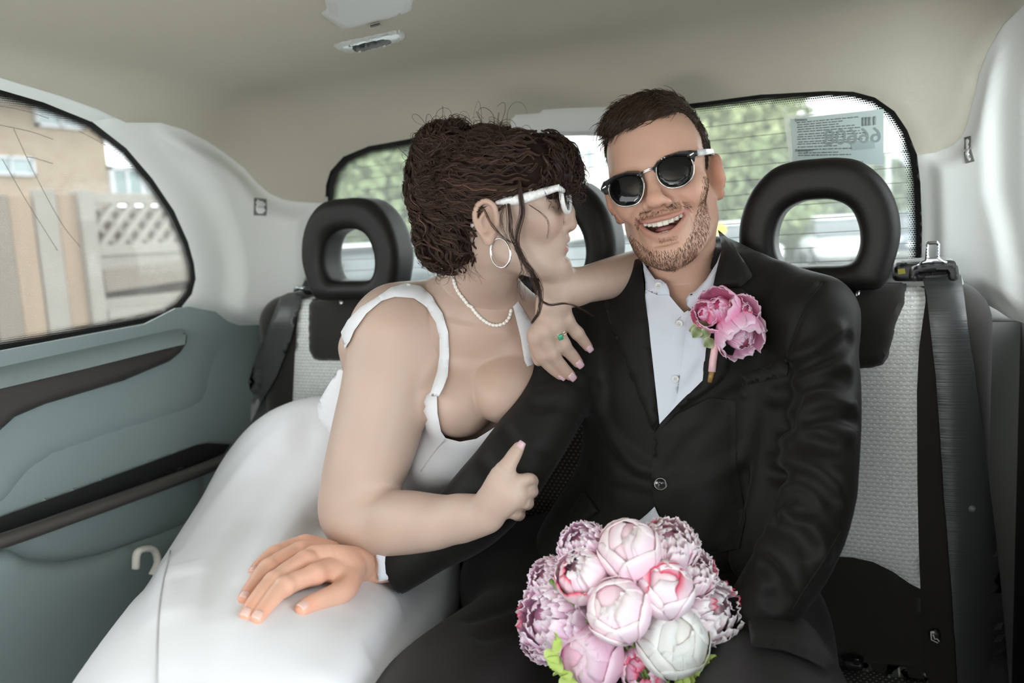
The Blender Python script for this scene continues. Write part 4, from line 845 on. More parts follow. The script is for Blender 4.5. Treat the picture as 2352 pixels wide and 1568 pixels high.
# ---------------------------------------------------------------- clothes and bodies as fields
YM = 1.14
J = Field()      # his suit jacket
J.u(chain([(1570, 760, YM+.005, 190), (1566, 880, YM, 228), (1552, 1080, YM-.01, 226), (1532, 1250, YM-.03, 240), (1512, 1420, YM-.05, 262), (1500, 1540, YM-.06, 265)], flat=.66, fdir=(0, 1, 0), n=26), 0)
J.u(chain([(1305, 815, 1.12, 88), (1400, 725, 1.16, 78), (1565, 662, 1.185, 74), (1750, 668, 1.16, 76), (1862, 722, 1.12, 88)], n=22), .05)
J.u(chain([(1868, 738, 1.115, 90), (1893, 880, 1.075, 82), (1890, 1020, 1.02, 79), (1868, 1170, .98, 84), (1800, 1320, .955, 82), (1715, 1440, .945, 70), (1668, 1500, .945, 62)], n=34), .035)
J.u(chain([(1302, 832, 1.105, 90), (1272, 925, 1.035, 78), (1203, 1033, .985, 84), (1138, 1120, .955, 88), (1080, 1182, .945, 84), (1000, 1235, .93, 74), (925, 1290, .905, 64), (905, 1303, .90, 62)], n=34), .03)
J.u(chain([(1800, 880, 1.11, 62), (1796, 1000, 1.08, 62), (1778, 1150, 1.045, 62), (1735, 1280, 1.02, 62)], n=14), .03)
J.u(chain([(1455, 1140, 1.10, 115), (1350, 1235, 1.085, 102), (1300, 1330, 1.07, 100)], n=12), .04)
J.u(chain([(1492, 650, 1.185, 26), (1540, 610, 1.235, 34), (1600, 590, 1.245, 40), (1655, 588, 1.215, 46), (1710, 640, 1.175, 60)], n=14), .02)
J.sub(s_box(PY([(868, 1318, .897, 1)])[0][0], (.03, .08, .08), .002, frame(PY([(925, 1290, .905, 1)])[0][0]-PY([(860, 1309, .895, 1)])[0][0])[:, [2, 0, 1]]), .002)
J.sub(s_box(PY([(1630, 1538, .945, 1)])[0][0], (.032, .08, .08), .002, frame(PY([(1715, 1440, .945, 1)])[0][0]-PY([(1668, 1500, .945, 1)])[0][0])[:, [2, 0, 1]]), .002)
B_m = Field()    # his body under it
B_m.u(hm_.xf(HEADM), 0)
B_m.u(s_chain(np.concatenate([tow(HEADM, [(0, -.018, -.03), (0, -.012, -.09)]), PY([(1568, 650, 1.165, 0), (1572, 760, 1.15, 0)])[0]]), [.052, .050, .053, .065], n=16), .02)
B_m.u(s_chain(np.concatenate([tow(HEADM, [(-.045, -.01, -.07)]), PY([(1590, 690, 1.125, 0)])[0]]), [.008, .008]), .03)
B_m.u(s_chain(np.concatenate([tow(HEADM, [(.045, -.01, -.07)]), PY([(1545, 690, 1.125, 0)])[0]]), [.008, .008]), .03)
tors_m = [(1572, 800, YM, 150), (1564, 900, YM, 205), (1552, 1080, YM-.005, 200), (1532, 1250, YM-.02, 212), (1512, 1450, YM-.04, 225)]
B_low_m = Field(); B_low_m.u(chain(tors_m, flat=.6, fdir=(0, 1, 0), n=22), 0)
B_low_m.u(chain([(1320, 820, 1.12, 66), (1420, 745, 1.16, 58), (1570, 700, 1.175, 50), (1740, 695, 1.16, 56), (1850, 740, 1.12, 66)], n=18), .05)
B_low_m.u(chain([(1865, 750, 1.12, 52), (1893, 880, 1.08, 44), (1892, 1020, 1.03, 44), (1868, 1170, .985, 46), (1800, 1320, .96, 46), (1715, 1440, .945, 40), (1640, 1530, .945, 38)], n=24), .03)
B_low_m.u(chain([(1305, 840, 1.11, 60), (1203, 1033, .99, 52), (1080, 1180, .95, 52), (1000, 1240, .935, 42), (940, 1285, .915, 36)], n=24), .03)
# trousers
T = Field()
T.u(chain([(1380, 1400, 1.12, 185), (1250, 1500, 1.0, 185), (1060, 1640, .80, 195), (960, 1760, .66, 195)], n=44), 0); T.u(chain([(1640, 1420, 1.12, 185), (1720, 1560, 1.0, 195), (1790, 1720, .80, 200), (1850, 1900, .64, 210)], n=44), .05); T.u(chain([(1290, 1400, 1.10, 150), (1720, 1420, 1.10, 150)], n=16), .08)
T.u(chain([(1180, 1330, 1.12, 120), (1270, 1330, 1.12, 130)], n=4), .08)
for l in ([(1340, 1400, 1.12, 120), (1150, 1560, .90, 100), (960, 1760, .66, 95)], [(1640, 1420, 1.12, 120), (1740, 1610, .95, 110), (1850, 1900, .64, 100)]): B_low_m.u(chain(l, n=14), .04)
# her body
B_w = Field(); B_w.u(hw_.xf(HEADW), 0)
B_w.u(s_chain(np.concatenate([tow(HEADW, [(0, -.030, -.02), (0, -.022, -.075)]), PY([(1098, 672, 1.03, 0), (1085, 740, 1.03, 0)])[0]]), [.046, .0425, .046, .06], n=18), .02)
B_w.u(chain([(905, 775, .985, 104), (888, 890, .965, 103), (862, 1000, .945, 101), (832, 1100, .925, 92), (818, 1165, .915, 82), (836, 1205, .905, 70)], n=90), 0)
B_w.u(chain([(826, 1178, .91, 78), (880, 1202, .90, 74), (930, 1199, .893, 73), (1000, 1198, .885, 63), (1062, 1189, .878, 50), (1113, 1180, .873, 40)], n=70), .022)
B_w.u(chain([(925, 735, 1.0, 72), (1000, 705, 1.035, 62), (1085, 690, 1.05, 58), (1170, 715, 1.06, 60), (1235, 755, 1.08, 62)], n=20), .05)
wt = [(1075, 780, 1.07, 150), (1040, 880, 1.08, 170), (985, 980, 1.085, 168), (920, 1080, 1.085, 165), (830, 1180, 1.085, 185)]
B_w.u(chain(wt, flat=.62, fdir=(0, 1, 0), n=24), .03)
B_w.u(chain([(840, 800, 1.02, 62), (850, 880, 1.02, 55)], n=4), .03)
p, r = PY([(1060, 925, 1.005, 70), (1162, 900, 1.025, 62)]); B_w.u(s_ell(p[0], (r[0], .062, r[0]*1.12)), .028); B_w.u(s_ell(p[1], (r[1], .058, r[1]*1.15)), .004)
B_w.u(chain([(1035, 800, 1.02, 60), (1060, 870, 1.015, 60)], n=4), .05); B_w.u(chain([(1170, 800, 1.05, 50), (1175, 850, 1.04, 50)], n=4), .05)
for l in ([(985, 745, .995, 9), (1070, 742, 1.0, 9), (1150, 752, 1.01, 9)], ): B_w.bump(chain(l), .004, .02)
# folded arm behind his neck, wrist under her chin
B_w.u(chain([(1235, 770, 1.10, 66), (1330, 720, 1.16, 60), (1450, 650, 1.20, 56), (1545, 610, 1.22, 52)], n=14), .03); B_w.u(chain([(1550, 605, 1.215, 52), (1470, 622, 1.15, 50), (1390, 642, 1.085, 46), (1320, 660, 1.035, 40), (1280, 672, 1.01, 36)], n=18), .02)
B_low_w = Field(); B_low_w.u(chain(wt, flat=.58, fdir=(0, 1, 0), n=20), 0); B_low_w.u(chain([(830, 1180, 1.09, 140), (660, 1180, 1.07, 120), (520, 1420, .87, 110), (390, 1650, .66, 100)], n=14), .05); B_low_w.u(chain([(850, 1180, 1.09, 120), (850, 1350, .99, 110), (710, 1650, .74, 100)], n=12), .05)
# skirt
K = Field()
K.u(chain([(700, 1115, 1.09, 165), (620, 1240, 1.0, 172), (520, 1420, .85, 190), (390, 1640, .63, 215), (330, 1760, .55, 230)], n=34), 0)
K.u(chain([(790, 1130, 1.11, 165), (865, 1290, 1.10, 185), (835, 1440, .99, 200), (710, 1640, .72, 225), (660, 1760, .62, 240)], n=34), .10)
K.u(chain([(700, 1240, 1.10, 185), (670, 1380, .97, 210), (560, 1640, .66, 240)], n=20), .10)
K.u(chain([(800, 985, 1.09, 60), (705, 1035, 1.09, 84), (650, 1105, 1.08, 90)], n=10), .08)
D_w = Field()   # bodice volume: her torso a little larger
D_w.u(chain(wt, flat=.66, fdir=(0, 1, 0), n=24), 0)
p, r = PY([(1060, 925, 1.005, 70), (1162, 900, 1.025, 62)]); D_w.u(s_ell(p[0], (r[0]+.003, .066, r[0]*1.12+.003)), .03); D_w.u(s_ell(p[1], (r[1]+.003, .062, r[1]*1.15+.003)), .012)
D_w.u(chain([(840, 800, 1.02, 66), (850, 880, 1.02, 60)], n=4), .03)
D_w.u(chain([(1000, 1060, 1.02, 60), (1060, 1030, 1.02, 60), (1130, 980, 1.03, 60)], n=8), .05)
def on_field(fld, pts, lift=0, t0=.4, t1=1.6):
    q = A(pts, float); r = ray(q[:, 0], q[:, 1]); t, h = fld.march(C0, r, t0, t1); p = C0+t[:, None]*r; return p+fld.grad(p)*lift
# ================================================================= hands
def finger_prims(field, pts, rad, fld=None, k=.006, n=12):
    field.u(s_chain(pts, rad, n=n), k)
def lay(fld, rows, over=1.0):
    """rows (px, py, radius px, extra lift m): joints resting on the field's surface"""
    q = A(rows, float); r = ray(q[:, 0], q[:, 1]); t, h = fld.march(C0, r, .4, 1.6); rad = q[:, 2]*t/F; p = C0+(t-rad*over-q[:, 3])[:, None]*r; return p, rad
z4 = lambda x, y: (520+x*.3188, 1000+y*.3188)
def zz(l, f): return [(*f(a, b), c, d) for a, b, c, d in l]
# his hand spread on her thigh
HMs = {}
fing = {'index': [(760, 960, 26, .030), (640, 1000, 22, .036), (420, 1090, 21, .020), (300, 1215, 18, .006), (225, 1310, 15.5, .001)],
        'middle': [(740, 900, 26, .032), (570, 905, 22, .044), (340, 1050, 20.5, .022), (210, 1190, 18, .007), (140, 1290, 15.5, .001)],
        'ring': [(740, 860, 25, .028), (540, 835, 21, .042), (300, 955, 19.5, .022), (190, 1085, 17, .006), (130, 1170, 15, .001)],
        'little': [(760, 830, 22, .022), (570, 778, 18.5, .032), (350, 850, 17, .017), (250, 925, 15.5, .006), (198, 985, 13.5, .001)],
        'thumb': [(900, 990, 30, .020), (850, 1110, 27, .010), (700, 1175, 22, .006), (600, 1215, 20, .003), (548, 1245, 17, .001)]}
H_m = Field(); tips_m = {}
pc, prr = lay(K, zz([(1000, 930, 37, .012), (880, 930, 41, .018), (760, 930, 44, .022), (640, 910, 36, .030)], z4))
dpc = float((pc[0]-C0)@FW); print('wrist depth', dpc, [float((q-C0)@FW) for q in PY([(925, 1290, .93, 1), (905, 1303, .928, 1)])[0]])
wr = np.stack([P(900, 1291, dpc+.012), P(872, 1296, dpc+.004)])
H_m.u(s_chain(np.concatenate([wr, pc]), np.concatenate([[.0255, .0245], prr]), flat=.62, fdir=nrm(C0-pc[1]), n=20), 0)
for k, l in fing.items():
    p, r = lay(K, zz(l, z4)); finger_prims(H_m, p, r, k=.0035 if k != 'thumb' else .014, n=16); tips_m[k] = (p, r)
for k in ('index', 'middle', 'ring', 'little'): p, r = tips_m[k]; H_m.u(s_ell(p[1]+nrm(C0-p[1])*.003, (r[1]*.9,)*3), .008); H_m.u(s_ell(p[2]+nrm(C0-p[2])*.001, (r[2]*.98,)*3), .006)
for k in ('index', 'middle', 'ring'): p, r = tips_m[k]; H_m.bump(s_chain(np.stack([p[1]+nrm(C0-p[1])*r[1]*.8, (p[0]+pc[1])/2+nrm(C0-p[0])*.02]), [.0015, .001]), .0016, .006)
# a hidden fist round the bouquet stems
pf, rf = PY([(1668, 1500, .945, 40), (1610, 1550, .945, 44), (1570, 1600, .94, 48)]); H_m2 = Field(); H_m2.u(s_chain(pf, rf, n=10), 0)
for i in range(4): p, r = PY([(1580-i*12, 1600+i*22, .925, 19), (1540-i*12, 1605+i*22, .90, 18), (1512-i*12, 1630+i*22, .905, 17), (1525-i*12, 1645+i*22, .93, 15)]); finger_prims(H_m2, p, r)
p, r = PY([(1600, 1580, .93, 20), (1560, 1590, .905, 18), (1525, 1600, .895, 16)]); finger_prims(H_m2, p, r)
# her hand hanging over his shoulder
z3 = lambda x, y: (1180+x*.26786, 580+y*.26786)
fw_ = {'index': [(290, 560, 22, .034), (190, 720, 19, .033), (240, 880, 16.5, .024), (330, 985, 14.5, .014), (398, 1045, 12.5, .009)],
       'middle': [(320, 540, 22, .036), (262, 670, 19.5, .037), (330, 870, 16.5, .027), (420, 985, 14.5, .016), (482, 1050, 12.5, .010)],
       'ring': [(370, 520, 22, .035), (360, 620, 19, .035), (425, 790, 16.5, .024), (500, 880, 14.5, .014), (548, 940, 12.5, .009)],
       'little': [(420, 480, 20, .030), (455, 585, 17, .029), (545, 690, 14.5, .020), (600, 760, 13, .012), (636, 808, 11, .008)]}
q0 = ray(A([1290.]), A([850.])); dref = float(J.march(C0, q0, .4, 1.6)[0][0])     # the cloth her fingers rest on
def layd(rows): q = A(rows, float); d = dref-q[:, 3]; return P(q[:, 0], q[:, 1], d), q[:, 2]*d/F
H_w = Field(); tips_w = {}
wc, wrr = layd(zz([(330, 520, 39, .034), (310, 620, 37, .031)], z3)); wp, wr_ = PY([(1320, 660, 1.035, 38), (1280, 672, 1.01, 36)]); wq, wqr = layd([(1268, 696, 37, .040)])
H_w.u(s_chain(np.concatenate([wp, wq, wc]), np.concatenate([wr_, wqr, wrr]), flat=.68, fdir=nrm(C0-wc[0]), n=26), .014)
for k, l in fw_.items():
    p, r = layd(zz(l, z3)); finger_prims(H_w, p, r, k=.0035, n=18); tips_w[k] = (p, r)
for k in tips_w: p, r = tips_w[k]; H_w.u(s_ell(p[1]+nrm(C0-p[1])*.0022, (r[1]*.85,)*3), .008); H_w.u(s_ell(p[2]+nrm(C0-p[2])*.0008, (r[2]*.98,)*3), .005)
p, r = layd(zz([(240, 640, 22, .012), (190, 780, 17, .008), (205, 880, 15, .002), (215, 925, 13, .0)], z3)); finger_prims(H_w, p, r, k=.01)
# her other hand gripping his sleeve
H_w2 = Field(); wp, wr_ = PY([(1062, 1189, .878, 49), (1113, 1180, .873, 39), (1135, 1160, .868, 41), (1160, 1138, .868, 43), (1175, 1130, .872, 40)])
H_w2.u(s_chain(wp, wr_, flat=.76, fdir=(.15, 1, .1), n=24), .016)
p, r = PY([(1135, 1140, 0.870, 30), (1148, 1095, 0.865, 25), (1168, 1066, 0.870, 19), (1182, 1043, 0.877, 16.5), (1191, 1028, 0.883, 13.5)]); finger_prims(H_w2, p, r, k=.016); thumb_w = (p, r)
for l in ([(1165, 1118, 0.870, 24), (1192, 1106, 0.870, 17), (1216, 1100, 0.885, 14.5), (1224, 1106, 0.920, 13), (1212, 1110, 0.950, 12)], [(1170, 1130, 0.875, 24), (1205, 1128, 0.880, 17), (1222, 1128, 0.905, 15), (1215, 1130, 0.950, 13), (1195, 1135, 0.975, 12)],
          [(1165, 1145, 0.875, 24), (1200, 1152, 0.880, 17), (1212, 1156, 0.910, 15), (1200, 1158, 0.955, 13), (1180, 1160, 0.975, 12)], [(1150, 1160, 0.875, 23), (1182, 1177, 0.885, 16), (1193, 1182, 0.915, 14), (1182, 1184, 0.950, 12), (1165, 1184, 0.965, 11)]):
    p, r = PY(l); finger_prims(H_w2, p, r, k=.005)
# ================================================================= his skin
SK_M = A([.68, .425, .32]); SK_W = A([.48, .356, .29])
def chaind(p, pts): 
    fn, a, b = s_chain(pts, np.full(len(pts), 1e-4), n=24); return fn(p)
def lerp(c, t, w): return c*(1-w[:, None])+A(t)*w[:, None]
def paint_m(v):
    q = tol(HEADM, v); c = np.tile(SK_M, (len(v), 1)); near = np.linalg.norm(q, axis=1) < .2
    c *= (1+.05*noise3(v, 90))[:, None]
    x, y, z = np.abs(q[:, 0]), q[:, 1], q[:, 2]
    red = np.exp(-((x-.045)**2+(z+.032)**2)/.0006)*(y > .03)*.35+np.exp(-((x)**2+(z+.036)**2)/.0003)*(y > .08)*.35+smoothstep(.070, .080, x)*(np.abs(z) < .05)*.45; c = lerp(c, SK_M*A([1.0, .74, .68]), np.clip(red, 0, 1)*near)
    dl = np.minimum(chaind(q, ulip)-.0030, chaind(q, llip)-.0046); c = lerp(c, (.52, .22, .19), smoothstep(.0022, -.0008, dl)*near)
    cav = smoothstep(.0905, .080, y+0*z)*(x < .034)*(z > -.093)*(z < -.054)*((y < .083-.55*x*x/.03) & (y > .03)); c = lerp(c, (.10, .025, .022), np.clip(cav, 0, 1)*near)
    jaw = smoothstep(-.045, -.075, z-.35*np.maximum(x-.045, 0))*smoothstep(.155, .12, np.linalg.norm(q, axis=1))*(z > -.135); must = (np.abs(z+.052) < .008)*(x < .03)*(y > .08)
    c = lerp(c, c.mean(0)*A([.62, .55, .52]), np.clip(.35*jaw+.4*must, 0, .6)*near)
    h = np.linalg.norm(v-wr[1], axis=1) < .30; hk = np.zeros(len(v))
    for k in tips_m:
        p, r = tips_m[k]; hk = np.maximum(hk, np.exp(-((v-p[-1])**2).sum(1)/.0003)*.6); hk = np.maximum(hk, np.exp(-((v-p[1])**2).sum(1)/.00025)*.35)
    c = lerp(c, SK_M*A([1.02, .74, .66]), np.clip(hk, 0, .7)); c[h] *= A([1.04, .98, .95]); return c
SKIN = mat('skin', (.7, .5, .4), .42, spec=.4, sss=.22, attr='col', bump=.12, bscale=900)
man = thing('person', 'laughing bearded man in dark suit, open white shirt and dark sunglasses', 'person', (-.3, 1.1, .5))
pts_ = []
neck_lo = on(A([1570.]), A([800.]), 1, 1.1)[0][2]
pts_.append(B_m.mesh(.0017, (A([-9, -9, neck_lo]), A([9, 9, 9]))))
pts_.append(B_low_m.mesh(.008)); pts_.append(H_m.mesh(.0016)); pts_.append(H_m2.mesh(.003))
v, f = merge(pts_); kid(mk('body', v, f, SKIN, col=paint_m(v)), man)
NAILM = mat('fingernail', (.70, .46, .40), .25, spec=.5); NAILW = mat('mauve_nail_polish', (.62, .42, .46), .18, spec=.6)
def nail(p, r, up, m, par, ln=1.0, back=.0):
    ax = nrm(p[-1]-p[-2]); up = nrm(up-(up@ax)*ax); sd = np.cross(ax, up); c = p[-1]+ax*r[-1]*(.25-back); R_ = r[-1]*1.02; v = []; n, m_ = 7, 7
    for i in range(n):
        u = -1+2*i/(n-1)
        for j in range(m_):
            w = -1+2*j/(m_-1); k = math.sqrt(max(0, 1-.35*w**2)); s = u*.78*k; v.append(c+ax*(w*.72*R_*ln)+sd*math.sin(s)*R_+up*(math.cos(s)*R_*1.03-max(0, w)*R_*.22))
    f = [[i*m_+j, (i+1)*m_+j, (i+1)*m_+j+1, i*m_+j+1] for i in range(n-1) for j in range(m_-1)]; v = A(v); v2 = v-up*.0012; k = len(v)
    ring = [j for j in range(m_)]+[i*m_+m_-1 for i in range(1, n)]+[(n-1)*m_+j for j in range(m_-2, -1, -1)]+[i*m_ for i in range(n-2, 0, -1)]
    f += [[a_, b_, b_+k, a_+k] for a_, b_ in zip(ring, ring[1:]+ring[:1])]; kid(mk('fingernail', np.concatenate([v, v2]), f, m), par)
for k in tips_m: p, r = tips_m[k]; nail(p, r, nrm(nrm(C0-p[-1])+A([0, 0, .8])), NAILM, man)
# teeth and tongue
TE = mat('tooth', (.80, .76, .66), .22, spec=.5); teeth = []
def row(zc, y0, cur, ws, hgt, sgn, name):
    x = -sum(ws)/2
    for i, w in enumerate(ws):
        xc = x+w/2; x += w; yy = y0-cur*xc*xc; hh = hgt*(1-.22*abs(xc)/.025); bm = bmesh.new(); bmesh.ops.create_cube(bm, size=1); bmesh.ops.bevel(bm, geom=bm.edges[:], offset=.22, segments=3, affect='EDGES', profile=.6)
        v = A([q.co[:] for q in bm.verts])*A([w*.98, .006, hh]); f = [[q.index for q in g.verts] for g in bm.faces]; bm.free(); a_ = math.atan(2*cur*xc); v = v@rz(a_).T+A([xc, yy, zc+abs(xc)**2*6.0-sgn*(hh-hgt)/2]); kid(mk(name, tow(HEADM, v), f, TE), man)
row(-.0685, .0872, 15, [.0058, .0064, .0066, .0074, .0084, .0084, .0074, .0066, .0064, .0058], .0098, 1, 'upper_tooth')
row(-.0840, .0805, 16, [.0056, .006, .0058, .0055, .0055, .0058, .006, .0056], .0075, -1, 'lower_tooth')
tg_ = Field().u(s_ell((0, .062, -.077), (.017, .018, .006)), 0); v, f = tg_.mesh(.0025); kid(mk('tongue', tow(HEADM, v), f, mat('tongue_pink', (.42, .16, .15), .3)), man)
# ================================================================= her skin
def paint_w(v):
    q = tol(HEADW, v); c = np.tile(SK_W, (len(v), 1)); n_ = np.linalg.norm(q, axis=1) < .2; c *= (1+.035*noise3(v, 70))[:, None]; x, y, z = np.abs(q[:, 0]), q[:, 1], q[:, 2]
    red = np.exp(-((x-.045)**2+(z+.034)**2)/.0006)*(y > .03)*.35+np.exp(-((x)**2+(z+.040)**2)/.0003)*(y > .085)*.35+smoothstep(.070, .080, x)*(np.abs(z) < .05)*.4; c = lerp(c, SK_W*A([1.0, .76, .70]), np.clip(red, 0, 1)*n_)
    dl = np.minimum(chaind(q, wul)-.0046, chaind(q, wll)-.0056); c = lerp(c, (.50, .17, .17), smoothstep(.002, -.0008, dl)*n_)
    el = PY([(760, 1215, .90, 0), (815, 1240, .89, 0)])[0]; hk = np.maximum(np.exp(-((v-el[0])**2).sum(1)/.0012)*.6, np.exp(-((v-el[1])**2).sum(1)/.0012)*.5)
    for k in tips_w: p, r = tips_w[k]; hk = np.maximum(hk, np.exp(-((v-p[-1])**2).sum(1)/.0002)*.45)
    ch = PY([(1110, 830, .95, 0), (950, 740, .93, 0)])[0]; hk = np.maximum(hk, np.exp(-((v-ch[0])**2).sum(1)/.006)*.28); hk = np.maximum(hk, np.exp(-((v-ch[1])**2).sum(1)/.004)*.15)
    return lerp(c, SK_W*A([.98, .70, .60]), np.clip(hk, 0, .7))
woman = thing('person', 'dark curly haired woman in white square-neck dress and white sunglasses, leaning on man', 'person', (-.75, 1.05, .5))
lo_w = on(A([900.]), A([1330.]), 1, .95)[0][2]
SKW = Field(); SKW.ops = B_w.ops+H_w.ops+H_w2.ops; SKW.bb = B_w.bb+H_w.bb+H_w2.bb     # arms run on into the hands
pts_ = [SKW.mesh(.0018, (A([-9, -9, lo_w]), A([9, 9, 9]))), B_low_w.mesh(.010)]
v, f = merge(pts_); kid(mk('body', v, f, SKIN, col=paint_w(v)), woman)
for k in tips_w: p, r = tips_w[k]; nail(p, r, nrm(nrm(C0-p[-1])+A([0, 0, .2])), NAILW, woman, 1.15)
nail(*thumb_w, nrm(nrm(C0-thumb_w[0][-1])+RT*.3), NAILW, woman, 1.2)
UT = mat('tooth_pale', (.78, .75, .68), .25)
for i, xx in enumerate((-.017, -.0105, -.0035, .0035, .0105, .017)): v, f = box((xx, .0905-22*xx*xx, -.0685), (.0066, .004, .006), .0012); kid(mk('upper_tooth', tow(HEADW, v), f, UT), woman)
# ================================================================= clothes
SUIT = mat('dark_suit_wool', (.0085, .0080, .0070), .55, spec=.16, sheen=.05, bump=.25, bscale=1500, bdist=.0006)
SUITE = mat('suit_lapel_wool', (.0085, .0080, .0070), .55, spec=.16, sheen=.05, bump=.25, bscale=1500, bdist=.0006)
SHIRT = mat('white_shirt_cotton', (.62, .66, .74), .75, sheen=.2, bump=.15, bscale=1200, bdist=.0005)
SATIN = mat('white_crepe', (.68, .685, .71), .55, sheen=.15, bump=.08, bscale=1400, bdist=.0004)
def zA(l): return [(1180+x*.26786, 580+y*.26786) for x, y in l]
def zB(l): return [(1050+x*.37, 680+y*.37) for x, y in l]
def zC(l): return [(700+x*.41465, 600+y*.41465) for x, y in l]
def zD(l): return [(1780+x*.3188, 540+y*.3188) for x, y in l]
def zE(l): return [(1780+x*.3367, 1040+y*.3367) for x, y in l]
JS0 = Field(); JS0.ops = list(J.ops); JS0.bb = list(J.bb)
def folds(fld, base, lines, amt, w, lift=0.0):
    for l in lines:
        q = A(l, float); n = max(6, int(len(q)*4)); q = spline(q, n); p = on_field(base, q); fld.bump(s_chain(p, np.full(n, 1e-4), n=n), amt, w)
folds(J, JS0, [zD([(90, 990), (300, 905), (440, 810), (525, 750)]), zD([(60, 1130), (250, 1060), (490, 1035)]), zD([(0, 1160), (110, 1180), (150, 1250), (70, 1400)]), zD([(250, 1340), (400, 1290), (570, 1325)]), zD([(100, 1410), (250, 1480), (400, 1545)]),
               zE([(0, 140), (200, 170), (330, 250), (380, 330)]), zE([(0, 480), (150, 530), (240, 640)]), zE([(-60, 760), (40, 900), (0, 1000)])], -.009, .018)
folds(J, JS0, [[(1806, 850), (1790, 960), (1760, 1090), (1725, 1190), (1690, 1275)]], -.004, .02)
folds(J, JS0, [zE([(20, 350), (100, 285), (200, 330), (235, 385), (150, 400)])], -.012, .016)
folds(J, JS0, [zD([(120, 900), (300, 820), (470, 700)]), zD([(120, 1060), (300, 985), (500, 930)]), zD([(180, 1260), (350, 1190), (540, 1230)]), zD([(60, 1480), (250, 1400), (520, 1430)]), zE([(0, 60), (220, 100), (400, 230)]), zE([(60, 430), (230, 520), (330, 700)]), zE([(-100, 640), (60, 720), (150, 900)])], .007, .020)
folds(J, JS0, [[(1335, 970), (1290, 930), (1230, 930)], [(1330, 880), (1290, 860), (1240, 880)], [(1160, 990), (1200, 1040), (1260, 1060)], [(1110, 1060), (1150, 1110), (1190, 1150)], [(1400, 1030), (1440, 1080), (1490, 1100)], [(1360, 1080), (1420, 1100), (1495, 1118)], [(1540, 960), (1620, 940), (1700, 900)], [(1660, 940), (1590, 1010), (1530, 1090)]], -.005, .016)
folds(J, JS0, [[(1560, 1115), (1640, 1090), (1720, 1040)], [(1400, 1000), (1450, 1060), (1500, 1090)], [(1370, 900), (1400, 1000), (1470, 1080)]], .004, .02)
folds(J, JS0, [[(1888, 648), (1850, 700), (1815, 790), (1800, 860)]], -.004, .007)
J.disp(lambda p: .0012*noise3(p, 38, 6)+.0005*noise3(p, 110, 12), (-2, -2, -2), (2, 2, 3))
JS = s_field(J)
jk_v, jk_f = J.mesh(.0044)
def dropfaces(v, f, poly, dmax=9):
    x, y, d = pix(v); ins = inpoly(x, y, A(poly, float)) & (d < dmax); return f[~ins[f].all(1)]
lap_in_l = zA([(1112, 60), (1118, 150), (1145, 400), (1175, 650), (1215, 1020), (1255, 1450)])
lap_in_r = zA([(1262, 1450), (1400, 1300), (1520, 1185), (1616, 1090), (1626, 960), (1640, 830), (1660, 600), (1700, 330), (1735, 170), (1775, 10)])
Vpoly = [(1478, 570)]+lap_in_l[1:]+lap_in_r[:-1]+[(1655, 560), (1640, 520), (1560, 500)]
skin_v = zA([(1112, 70), (1215, 235), (1260, 240), (1310, 275), (1335, 330), (1340, 372), (1400, 450), (1465, 522), (1500, 485), (1490, 455), (1478, 410), (1490, 370), (1560, 330), (1640, 245), (1710, 130), (1770, -20)])+[(1640, 500), (1480, 520)]
jk_f = dropfaces(jk_v, jk_f, scale_poly(A(Vpoly), 7), 1.16)
suit = kid(mk('suit_jacket', jk_v, jk_f, SUIT), man); suit['label'] = 'dark brown-black suit jacket'
def jkid(o): o.parent = suit; o.matrix_parent_inverse = Matrix.Identity(4); return o   # suit carries the identity in world space
NS = Field(); NS.ops = list(J.ops); NS.bb = list(J.bb)
jkid(patch('lapel', zA([(1090, 20), (1112, 50), (1118, 150), (1145, 400), (1175, 650), (1215, 1020), (1256, 1455), (1225, 1510), (1200, 1540), (1130, 1350), (1000, 1020), (860, 640), (800, 460), (796, 345), (880, 290), (950, 225), (1020, 130)]), JS, SUITE, th=.004, lift=.006, rim=5, step=10))
jkid(patch('lapel', zA([(1255, 1455), (1400, 1300), (1520, 1185), (1616, 1090), (1626, 960), (1640, 830), (1660, 600), (1698, 335), (1760, 320), (1940, 312), (2070, 400), (2000, 560), (1900, 800), (1855, 920), (1830, 1030), (1760, 1120), (1600, 1240), (1400, 1355), (1270, 1500)]), JS, SUITE, th=.004, lift=.006, rim=5, step=10))
jkid(patch('collar', zA([(1698, 333), (1735, 170), (1775, 10), (1770, -60), (1752, -150), (1790, -120), (1850, -60), (1930, 60), (2000, 150), (2052, 225), (2010, 260), (1940, 310), (1800, 315)]), JS, SUITE, th=.004, lift=.008, rim=5, step=10))
jkid(patch('front_panel', [(1514, 972), (1503, 1003), (1498, 1060), (1497, 1100), (1501, 1145), (1521, 1195), (1548, 1240), (1640, 1270), (1700, 1260), (1712, 1190), (1690, 1060), (1690, 920), (1630, 912), (1570, 944)], JS, SUIT, th=.0018, lift=.0025, rim=16, step=14, bulge=lambda x, y, e: -.0022*smoothstep(1590, 1690, x)))
jkid(patch('pocket_flap', zB([(680, 1385), (715, 1410), (752, 1424), (810, 1395), (885, 1338), (840, 1270), (790, 1212)]), JS, SUIT, th=.003, lift=.003, rim=4, step=8))
jkid(patch('breast_pocket', [(1700, 862), (1810, 822), (1812, 850), (1808, 862), (1790, 868), (1705, 886)], JS, SUIT, th=.0018, lift=.002, rim=5, step=9))
def seam(pts, fld, par, m, r=.0008, lift=.0, name='seam', n=30):
    q = spline(A(pts, float), n); p = on_field(fld, q, lift); v, f = tube(p, r, 5); o = mk(name, v, f, m); o.parent = par; return o
INKY = mat('seam_black', (.004, .004, .004), .9)
